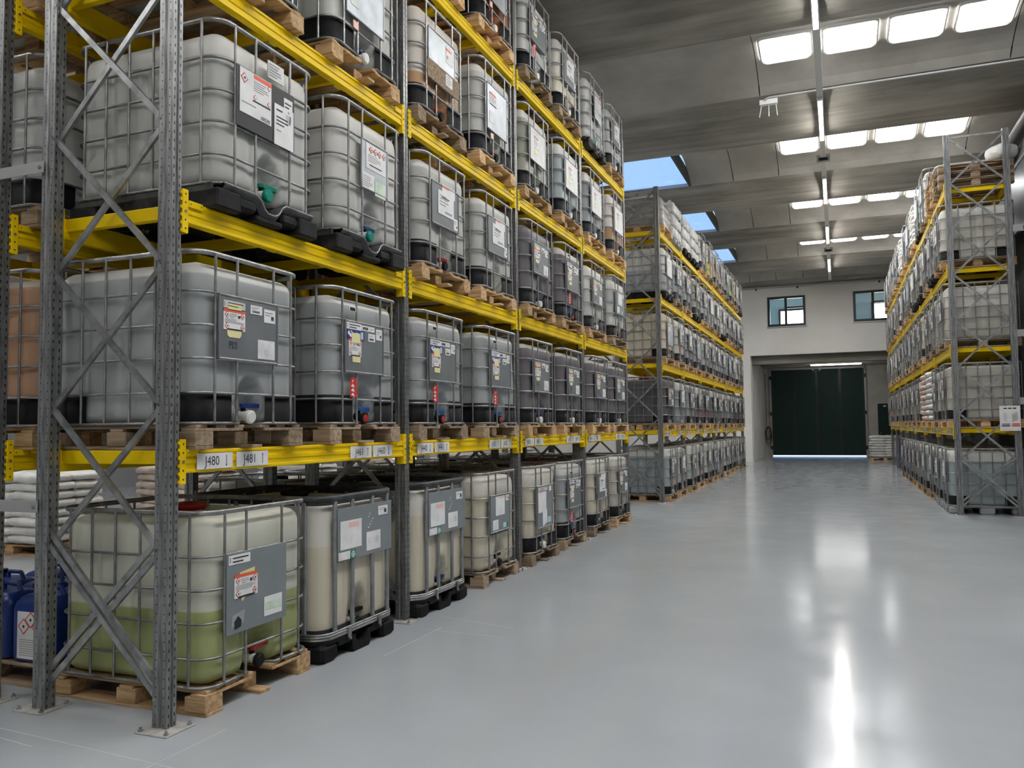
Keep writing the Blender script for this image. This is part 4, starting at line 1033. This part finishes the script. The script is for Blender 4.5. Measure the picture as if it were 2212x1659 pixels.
# ------------------------------------------------------------------ loads
def lvl(l_): return 0.0 if l_ == 0 else LV[l_ - 1] + .066
def words(liq, slot, l_, tag, extra=''):
    half = 'near' if slot % 2 == 0 else 'far'
    return '%s caged tank%s, %s half of %s bay, %s, %s' % (LIQ[liq][1], extra, half, ORD[slot // 2], SHELF[l_].replace('on first', 'first').replace('on second', 'second').replace('on third', 'third').replace('on top', 'top').replace('on the floor', 'floor level'), tag)
def ypos(y0, slot, floor=False): return y0 + BAY * (slot // 2) + ((.71 if floor else .66) if slot % 2 == 0 else 1.99)
rj = random.Random(11)
SPEC = {
 (0, 0): dict(liq='green', l=.575, cage='grid5', guards=False, plate='BIG', lid='hred', hnd='hred', cap='black', y=.745, x=-.54),
 (0, 1): dict(liq='cream', l=.80, cage='bars', pal='black', guards=False, plate='WIDE', hnd='black', cap='black', y=1.83),
 (0, 2): dict(liq='cream', l=.87, cage='bars', pal='black', guards=False, plate='WIDE', hnd='hblue', cap='black', y=3.26),
 (0, 3): dict(liq='cream', l=.93, pal='oldwood', guards=False, plate='WIDE2', hnd='black', cap='black', cage='grid5'),
 (0, 4): dict(liq='cream', l=.90, pal='oldwood', plate='PAPERL', hnd='hblue'),
 (0, 5): dict(liq='grey', l=.98, plate='BLUE', hnd='hblue2', cap='hred', lid='hred', gt=True, pal='oldwood'),
 (0, 6): dict(liq='cream', l=.93, plate='PAPER', hnd='hblue', cap='black', pal='oldwood'),
 (0, 7): dict(liq='milk', l=.98, plate='P03', hnd='black', cap='black'),
 (1, 0): dict(liq='grey', l=1.03, plate='P03', pal='oldwood', y=.645), (1, 1): dict(liq='grey', l=1.04, plate='BLUE', hnd='hblue2', cap='hred', gt=True, pal='oldwood'),
 (1, 2): dict(liq='grey', l=1.04, plate='BLUE', hnd='hblue2', cap='hred', gt=True, pal='oldwood'), (1, 3): dict(liq='grey', l=1.04, plate='BLUE', hnd='hblue2', cap='hred', gt=True, pal='oldwood'),
 (1, 4): dict(liq='violet', l=1.05), (1, 5): dict(liq='violet', l=1.05), (1, 6): dict(liq='violet', l=1.05), (1, 7): dict(liq='violet', l=1.05),
 (2, 0): dict(liq='clear', l=.95, pal='tray', guards=False, plate='BLACK', hnd='hgreen', cap='hgreen', y=.775),
 (2, 1): dict(liq='clear', l=.55, pal='tray', guards=False, plate='CLEAR', hnd='hblue', cap='hgreen', y=2.02),
 (2, 2): dict(liq='clear', l=1.02, plate='PAPER', hnd='hred', cap='black', gt=True), (2, 3): dict(liq='clear', l=1.02, plate='PAPER', gt=True, hnd=None),
 (2, 4): dict(liq='violet', l=1.09), (2, 5): dict(liq='violet', l=1.0, plate='BLUE', cap='hred', hnd='hblue2', gt=True), (2, 6): dict(liq='clear', l=.66), (2, 7): dict(liq='clear', l=.9, plate='WIDE2', hnd='hred', cap='hred', pal='oldwood'),
 (3, 0): dict(liq='clear', l=1.0, plate='SILVER'), (3, 1): dict(liq='clear', l=.9, plate='SILVER', hnd='hblue'), (3, 2): dict(liq='brown', l=.47, plate='DIRTY', hnd='hred', cap='black', gt=True, pal='oldwood'),
 (3, 3): dict(liq='clear', l=1.0, plate='SILVER', hnd='hred', cap='black', gt=True), (3, 4): dict(liq='olive', l=.98, plate='WHITE'), (3, 5): dict(liq='aqua', l=.92, plate='WHITE'), (3, 6): dict(liq='bluegrey', l=.95, plate='WHITE'), (3, 7): dict(liq='brown', l=.50, plate='WHITE'),
 (4, 0): dict(liq='clear', l=.9), (4, 1): dict(liq='clear', l=.9, plate='SILVER'), (4, 2): dict(liq='grey', l=.9), (4, 3): dict(liq='orange', l=.52, plate='SILVER'), (4, 4): dict(liq='white', l=1.0, plate='BLUE', gt=True, pal='oldwood'),
 (4, 5): dict(liq='cream', l=.6, plate='PAPER', pal='oldwood'), (4, 6): dict(liq='clear', l=.8, plate='CLEAR', pal='tray', guards=False, hnd='hgreen', cap='hgreen'), (4, 7): dict(liq='grey', l=.95, plate='PAPER'),
}
def kit_alias():
    b_ = MB()
    L = [('label_plate', (lambda q: (panel(q, 'plate_lt', -.335, .535, .205, .915), q)[1])(MB()).mesh('label_plate'), None)]
    q = MB(); sq(q, 'paper', -.20, .70, .05, .90, 2); sq(q, 'pink', -.12, .88, .02, .895, 3); L.append(('paper_label', q.mesh('paper_label'), None))
    q = MB(); sq(q, 'paper', -.28, .555, -.13, .66, 2); L.append(('paper_label', q.mesh('paper_label'), None))
    q = MB(); sq(q, 'cyan', .0, .56, .09, .61, 2); sq(q, 'green', .10, .56, .14, .61, 2); L.append(('green_label', q.mesh('green_label'), None))
    q = MB(); small_label(q, .08, .90, .10, .06, 'code'); L.append(('paper_label', q.mesh('paper_label'), None))
    KITS['WIDE2'] = L
    L = [('label_plate', (lambda q: (panel(q, 'plate_lt', -.335, .42, .205, .915), q)[1])(MB()).mesh('label_plate'), None)]
    q = MB(); un_strip(q, -.31, .90, .32, .04); L.append(('printed_strip', q.mesh('printed_strip'), None))
    q = MB(); sq(q, 'paper', -.31, .60, -.03, .85, 2); sq(q, 'pink', -.28, .835, -.05, .85, 3); L.append(('paper_label', q.mesh('paper_label'), None))
    q = MB(); poly(q, 'paper', [(-.16, .43), (-.0, .47), (-.01, .63), (-.17, .61)], 3); L.append(('paper_label', q.mesh('paper_label'), None))
    q = MB(); sq(q, 'cyan', .02, .46, .14, .53, 2); sq(q, 'paper', .08, .84, .16, .90, 2); L.append(('paper_label', q.mesh('paper_label'), None))
    KITS['PAPERL'] = L
kit_alias()
for (l_, s_), sp in SPEC.items():
    d = dict(sp); liq = d.pop('liq'); L = d.pop('l'); x = d.pop('x', -.515 + rj.uniform(-.02, .015)); y = d.pop('y', None)
    if y is None: y = ypos(0, s_, l_ == 0) + rj.uniform(-.015, .02)
    if l_ > 0: x = min(x, -.50)
    tank(x, y, lvl(l_), rj.uniform(-.008, .008), liq, L, words(liq, s_, l_, A), 'tanks in the near left rack', near=(s_ < 6 or l_ < 3), **d)

def filler(tag, x, y0, face, slots, levels, palette, skip, group, rs, over={}):
    r_ = random.Random(rs); rz = 0 if face > 0 else PI
    for l_ in levels:
        for s_ in slots:
            if (l_, s_) in skip: 
                r_.random(); continue
            liq = r_.choice(palette[l_]); L = r_.uniform(.82, 1.06); pl = r_.choice(['P03', 'P03', 'BLUE', 'PAPER', 'WHITE' if l_ > 2 else 'P03', 'SILVER' if l_ > 1 else 'PAPER'])
            hd = r_.choice(['hblue', 'hblue', 'hred', 'hblue2']); pal = r_.choice(['wood', 'wood', 'oldwood', 'black' if l_ > 2 else 'wood']); gd = r_.random() < .8
            kw = dict(plate=pl, hnd=hd, pal=pal, guards=gd, lid=r_.choice(['black', 'hred', 'capwhite']))
            kw['L'] = L; kw['liq'] = liq; kw.update(over.get((l_, s_), {})); L = kw.pop('L'); liq = kw.pop('liq')
            sl = s_
            tank(x + face * -.515 + r_.uniform(-.02, .02), ypos(y0, s_, l_ == 0) + r_.uniform(-.02, .02) + .03, lvl(l_), rz + r_.uniform(-.01, .01), liq, L, words(liq, sl, l_, tag), group, near=False, **kw)
pB = {0: ['clear', 'pale', 'grey'], 1: ['violet', 'dark', 'violet', 'bluegrey'], 2: ['clear', 'grey', 'bluegrey'], 3: ['clear', 'bluegrey', 'grey', 'olive'], 4: ['yellow', 'clear', 'peach', 'pale', 'lime', 'aqua', 'white']}
ovB = {(0, 0): dict(liq='aqua', L=.97), (1, 0): dict(liq='dark', L=1.08), (2, 0): dict(liq='cream', L=1.08, plate='SILVER'), (3, 0): dict(liq='grey', L=.62, plate='WHITE'),
       (4, 4): dict(liq='clear', L=.5), (4, 5): dict(liq='yellow', L=.55), (4, 6): dict(liq='peach', L=.75), (4, 7): dict(liq='clear', L=.8), (4, 8): dict(liq='grey', L=.8), (4, 9): dict(liq='lime', L=.9), (4, 10): dict(liq='peach', L=.6, plate='WHITE'), (4, 11): dict(liq='aqua', L=.8)}
filler(B_, 0.0, 13.80, 1, range(12), range(5), pB, {(4, 0), (4, 1), (4, 2), (4, 3)}, 'tanks in the far left rack', 5, ovB)
pC = {0: ['aqua', 'clear', 'grey'], 1: ['cream', 'clear', 'pale'], 2: ['clear', 'milk', 'pale', 'cream'], 3: ['clear', 'milk', 'bluegrey', 'olive'], 4: ['clear', 'grey', 'aqua', 'bluegrey']}
ovC = {(0, 0): dict(liq='aqua', L=.93, pal='grey'), (0, 1): dict(liq='aqua', L=.93, pal='grey'), (1, 0): dict(liq='milk', L=1.07), (2, 0): dict(liq='milk', L=.72), (3, 0): dict(liq='milk', L=.92), (4, 2): dict(liq='clear', L=.8)}
filler(C_, 5.345, 12.78, -1, range(14), range(5), pC, {(4, 0), (4, 1), (1, 2), (1, 3), (4, 4), (4, 7), (0, 9), (0, 10), (0, 11), (0, 12), (0, 13)}, 'tanks in the right rack', 8, ovC)
pD = {0: ['clear', 'cream'], 1: ['peach', 'clear', 'grey'], 2: ['white', 'clear'], 3: ['white', 'clear'], 4: ['clear', 'grey']}
filler(D_, -2.40, 0.0, -1, range(0, 8), range(0, 5), pD, {(0, 0), (0, 1)}, 'tanks in the back left rack', 21, {(1, 0): dict(liq='peach', L=1.05)})

# bags
def make_bag(name, mat, hx=.30, hy=.20, hz=.07, seed=0):
    r_ = random.Random(seed); b_ = MB(); nu, nv = 20, 10; rings = []
    for j in range(nv + 1):
        ph = -PI / 2 + PI * j / nv; ring = []
        for i in range(nu):
            th = 2 * PI * i / nu; c = lambda a_, e: math.copysign(abs(a_) ** e, a_)
            x = hx * c(math.cos(ph), .45) * c(math.cos(th), .35); y = hy * c(math.cos(ph), .45) * c(math.sin(th), .35); z = hz * c(math.sin(ph), .7)
            z *= 1 - .25 * (abs(x) / hx) ** 3
            w = .012 * math.sin(x * 23 + seed) * math.sin(y * 27 + seed * 2)
            ring.append((x + r_.uniform(-.004, .004), y + r_.uniform(-.004, .004), z + w + hz))
        rings.append(ring)
    b_.loft(rings, mat, (False, False)); return b_.mesh(name)
BAG = {}
def bag_pallet(x, y, z, rz, mat, layers, label_, group=None, pal='wood', per=((-.30, -.3), (-.30, .3), (.30, -.3), (.30, .3)), name='bag_pallet'):
    t = thing(name, label_, 'pallet of bags', (x, y, z), rz, group)
    put('pallet', PAL[pal], t)
    if mat not in BAG: BAG[mat] = [make_bag('bag', mat, .34, .29, .07, k) for k in (1, 4)]
    for k in range(layers):
        for i, (bx, by) in enumerate(per):
            o = put('bag', BAG[mat][(k + i) % 2], t, (bx * .93 + rj.uniform(-.02, .02), by * .86 + rj.uniform(-.02, .02), .143 + k * .115), PI * (k % 2) + rj.uniform(-.06, .06))
    return t
bag_pallet(-6.9, 4.75, 0, .1, 'bagwhite', 8, 'pallet of white bags beyond the back left rack, seen left of the near post')
bag_pallet(-6.3, 6.9, 0, -.05, 'bagbeige', 8, 'pallet of beige wrapped bags beyond the back left rack', pal='oldwood')
for i, (yy, mt, lay) in enumerate(((10.2, 'bagwhite', 9), (13.6, 'bagbeige', 8), (17.5, 'bagwhite', 9), (22.0, 'bagwhite', 8))):
    bag_pallet(-6.6, yy, 0, 0, mt, lay, 'pallet of %s bags beyond the left racks, %s one further along' % ('white' if mt == 'bagwhite' else 'beige', ORD[i]), 'bag pallets in the next aisle')
# hazard diamond sticker on the white bags
# wrapped loads on the top shelf of the far left rack
def wrapped(x, y, z, label_, hz=.85):
    t = thing('wrapped_pallet_load', label_, 'wrapped load', (x, y, z)); put('pallet', PAL['wood'], t)
    b_ = MB(); rings = []
    for k in range(11):
        zz = .143 + hz * k / 10; ins = .0 if 0 < k < 9 else (.015 if k == 0 else (.06 if k == 10 else .02)); rings.append([(x_ + .012 * math.sin(k * 2.1 + i * .9), y_ + .012 * math.cos(k * 1.7 + i * 1.1), zz + (.02 * math.sin(i * .7) if k > 8 else 0)) for i, (x_, y_, q_) in enumerate(rr(.57 - ins, .50 - ins, .12, 8))])
    b_.loft(rings, 'wrap'); put('stretch_wrap', b_.mesh('stretch_wrap'), t)
    b_ = MB(); b_.loft([[(x_, y_, .143 + hz + .0) for x_, y_, q_ in rr(.50, .44, .12, 8)], [(x_ * .8, y_ * .8, .143 + hz + .07) for x_, y_, q_ in rr(.50, .44, .12, 8)]], 'bagwhite'); put('top_bag', b_.mesh('top_bag'), t)
    return t, .143 + hz + .07
t, zt = wrapped(-.515, ypos(13.80, 0) + .03, lvl(4), 'grey stretch-wrapped load with white top, near end of far left rack top shelf', .62)
b_ = MB()
for a_, (x_, y_) in ((.5, (-.25, -.2)), (-.6, (.1, .1)), (1.2, (-.05, .25))):
    c, s_ = math.cos(a_), math.sin(a_); q = [(-.2, -.12), (.2, -.12), (.2, .12), (-.2, .12)]; 
    b_.loft([[(x_ + c * u - s_ * v, y_ + s_ * u + c * v, .0 + .02 * abs(u) * 5 + dz) for u, v in q] for dz in (0, .012)], 'card', smooth=False)
    b_.loft([[(x_ + c * .2 - s_ * v, y_ + s_ * .2 + c * v, .02 + h_) for v, h_ in ((-.12, 0), (.12, 0), (.12, .12), (-.12, .10))], [(x_ + c * .21 - s_ * v, y_ + s_ * .21 + c * v, .02 + h_) for v, h_ in ((-.12, 0), (.12, 0), (.12, .12), (-.12, .10))]], 'card', smooth=False)
thing('torn_cardboard', 'torn brown cardboard lying on the grey wrapped load', 'cardboard', (-.515, ypos(13.80, 0), lvl(4) + zt - .01), me=b_.mesh('torn_cardboard'))
def make_jug():
    b_ = MB(); n_ = 10
    prof = [(.0, .0), (.105, .0), (.118, .03), (.118, .19), (.10, .23), (.04, .26), (.035, .29), (.0, .29)]
    b_.loft([[(math.cos(2 * PI * k / n_) * max(r_, .002), math.sin(2 * PI * k / n_) * max(r_, .002) * .8, z_) for k in range(n_)] for r_, z_ in prof], 'jug'); return b_.mesh('jug')
JUG = make_jug()
def jugs(x, y, z, label_, layers=3, pal='black'):
    t = thing('wrapped_jug_pallet', label_, 'pallet of jugs', (x, y, z), 0, 'wrapped jug pallets'); put('pallet', PAL[pal], t)
    for k in range(layers):
        for i in range(5):
            for j in range(5):
                if 0 < i < 4 and 0 < j < 4 and k < layers - 1: continue
                put('jug', JUG, t, (-.46 + .23 * i + rj.uniform(-.008, .008), -.40 + .2 * j, .156 + k * .29), rj.uniform(-.3, .3))
for s_, nm in ((1, 'second'), (2, 'third'), (3, 'fourth')):
    jugs(-.515, ypos(13.80, s_) + .03, lvl(4), 'pallet of shrink-wrapped white jugs, %s load on far left rack top shelf' % nm, pal='grey' if s_ == 1 else 'black')
# right rack extras
t = thing('pallet_stack', 'stack of wooden pallets on the right rack top shelf, nearest bay', 'pallet stack', (5.345 + .515, ypos(12.78, 0) + .03, lvl(4)), PI)
for k in range(3): put('pallet', PAL['oldwood'], t, (0, 0, .145 * k))
BG = [make_bag('bag', 'bagwhite', .50, .30, .05, k) for k in (2, 7)]
thing('white_bag', 'flat white bag lying on the pallet stack, right rack top shelf', 'bag', (5.74, ypos(12.78, 0) + .08, lvl(4) + .445), .0, 'loose bags on the pallet stack', me=BG[0])
b_ = make_bag('bag', 'bagwhite', .20, .22, .14, 3)
thing('white_bag', 'crumpled upright white bag at the wall end of the pallet stack', 'bag', (6.30, ypos(12.78, 0) - .30, lvl(4) + .445), .5, 'loose bags on the pallet stack', me=b_)
t = thing('pallet_stack', 'stack of wooden pallets on the right rack top shelf, second load', 'pallet stack', (5.345 + .515, ypos(12.78, 1) + .03, lvl(4)), PI)
for k in range(4): put('pallet', PAL['wood'], t, (0, 0, .145 * k))
for i in range(3):
    o = MB(); o.bev(-.17, .17, -.22, .22, 0, .22, 'card', .006); thing('cardboard_box', ['left', 'middle', 'right'][i] + ' brown cardboard box on the second pallet stack, right rack top shelf', 'box', (5.50 + .37 * i, ypos(12.78, 1), lvl(4) + .58), 0, 'boxes on the right rack top', me=o.mesh('cardboard_box'))
bag_pallet(5.345 + .515, ypos(12.78, 2) + .03, lvl(1), PI, 'bagwhite', 9, 'pallet of wrapped whitish bags, near half of second bay, first shelf, right rack', 'bag pallets in the right rack')
bag_pallet(5.345 + .515, ypos(12.78, 3) + .03, lvl(1), PI, 'bagpink', 9, 'pallet of pinkish bags, far half of second bay, first shelf, right rack', 'bag pallets in the right rack')
for s_, l_ in ((4, 4), (7, 4)):
    bag_pallet(5.345 + .515, ypos(12.78, s_) + .03, lvl(l_), PI, 'bagwhite', 8, 'pallet of clear-wrapped white bags on top shelf, %s bay, right rack' % ORD[s_ // 2], 'bag pallets in the right rack')
bag_pallet(5.30, 35.9, 0, 0, 'bagwhite', 8, 'pallet of white bags on the floor beside the small green door')
# blue crates at the far end of the right rack
for k in range(3):
    o = MB(); o.bev(-.3, .3, -.35, .35, 0, .9, 'canblue', .01); o.bev(-.31, .31, -.36, .36, .86, .92, 'canblue', .01)
    for z_ in (.2, .4, .6): o.box(-.31, -.30, -.3, .3, z_, z_ + .02, 'ink')
    thing('blue_bin', '%s blue plastic bin on the floor at the far end of the right rack' % ORD[k], 'bin', (5.345 + .38, (26.85, 27.8, 29.6)[k], 0.0), 0, 'blue bins', me=o.mesh('blue_bin'))
# jerrycans behind the near left rack
def make_can():
    b_ = MB()
    hx, hy, H = .145, .19, .44
    rings = []
    for z, i in ((0, .03), (.012, .008), (.03, 0), (.34, 0), (.38, .01), (.41, .03), (.425, .055)):
        rings.append([(x, y, z) for x, y, q in rr(hx - i, hy - i, .05, 5)])
    b_.loft(rings, 'canblue'); b_.cyl((0, -.11, .42), (0, 0, 1), .034, .035, 'canblue', 12)
    b_.tube([(0, -.04, .42), (0, -.03, .47), (0, .09, .47), (0, .13, .41)], .016, 'canblue', 8)
    return b_.mesh('canister')
CAN = make_can(); b_ = MB(); b_.cyl((0, -.11, .455), (0, 0, 1), .040, .028, 'black', 14); CCAP = b_.mesh('cap')
def can_label():
    b_ = MB(); x = .1465
    b_.box(x, x + .001, -.12, .12, .03, .33, 'paper')
    def dm(cy, cz, r):
        for k, (rr_, mt) in enumerate(((r, 'red'), (r * .82, 'paper'), (r * .22, 'ink'))):
            x0 = x + .001 + .0006 * k; b_.loft([[(xx, cy - rr_, cz), (xx, cy, cz - rr_), (xx, cy + rr_, cz), (xx, cy, cz + rr_)] for xx in (x0, x0 + .0006)], mt, smooth=False)
    dm(-.062, .235, .052); dm(.0, .28, .052); dm(.062, .235, .052)
    for k in range(8): b_.box(x + .001, x + .0015, -.10, .06 + .02 * (k % 3), .05 + .014 * k, .055 + .014 * k, 'greyink')
    return b_.mesh('label')
CLAB = can_label()
b_ = MB(); x = .1465
for cz, mt in ((.27, 'ink'), (.13, 'greyink')):
    for rr_, m_, dx in ((.065, 'plate_wh', 0), (.055, 'ink' if mt == 'ink' else 'plate_wh', .0008)):
        b_.loft([[(xx, -rr_, cz), (xx, 0, cz - rr_), (xx, rr_, cz), (xx, 0, cz + rr_)] for xx in (x + dx, x + dx + .0008)], m_, smooth=False)
    b_.loft([[(xx, -.02, cz - .01), (xx, 0, cz - .025), (xx, .02, cz - .01), (xx, 0, cz + .02)] for xx in (x + .0016, x + .0024)], 'greyink', smooth=False)
CDIA = b_.mesh('hazard_diamonds')
o = PAL['oldwood']; thing('pallet', 'weathered wooden pallet under the blue canisters', 'pallet', (-1.83, .80, 0), 0, None, me=o)
ci = 0
for ix, x_ in enumerate((-1.43, -1.83, -2.23)):
    for iy, y_ in enumerate((.46, .79, 1.12)):
        rz = -PI / 2
        lab = 'blue canister with white hazard label, front row, nearest post' if (ix, iy) == (0, 0) else 'blue canister in %s row behind the rear post, %s canister from the pallet near edge' % (ORD[ix], ORD[iy])
        t = thing('canister', lab, 'canister', (x_, y_, .143), rz, 'blue canisters behind the near left rack', me=CAN)
        put('cap', CCAP, t); put('label' if ix == 0 else 'hazard_diamonds', CLAB if ix == 0 else CDIA, t)

# ------------------------------------------------------------------ load-chart board on the right rack
b_ = MB(); b_.box(0, .31, 0, .004, 0, .43, 'paper')
bd = thing('load_chart_board', 'white load-limit board on the near end of the right rack', 'sign', (6.035, 12.725, 1.47), me=b_.mesh('load_chart_board'))
b_ = MB()
for (x0, z0, x1, z1, mt) in ((.03, .105, .15, .125, 'card'), (.03, .075, .15, .095, 'navy'), (.185, .105, .30, .125, 'red'), (.185, .075, .30, .095, 'red'), (.012, .08, .025, .09, 'navy'), (.165, .11, .178, .12, 'pink'), (.165, .08, .178, .09, 'red')): b_.box(x0, x1, -.001, 0, z0, z1, mt)
for k in range(7): b_.box(.05, .12 - .008 * (k % 3), -.001, 0, .16 + .022 * k, .164 + .022 * k, 'greyink')
b_.box(.078, .082, -.001, 0, .16, .33, 'greyink'); b_.box(.10, .103, -.001, 0, .18, .30, 'greyink')
for k in range(3):
    b_.box(.06 + .07 * k, .115 + .07 * k, -.001, 0, .375, .395, 'ink')
for k in range(4): b_.bar((.19, -.001, .17 + .03 * k), (.27, -.001, .20 + .03 * k), .002, .004, 'card'); 
for k in range(4): b_.bar((.195 + .022 * k, -.001, .16), (.195 + .022 * k, -.001, .30 + .008 * k), .002, .004, 'card')
b_.box(.06, .29, -.001, 0, .03, .033, 'greyink'); put('chart', b_.mesh('chart'), bd)
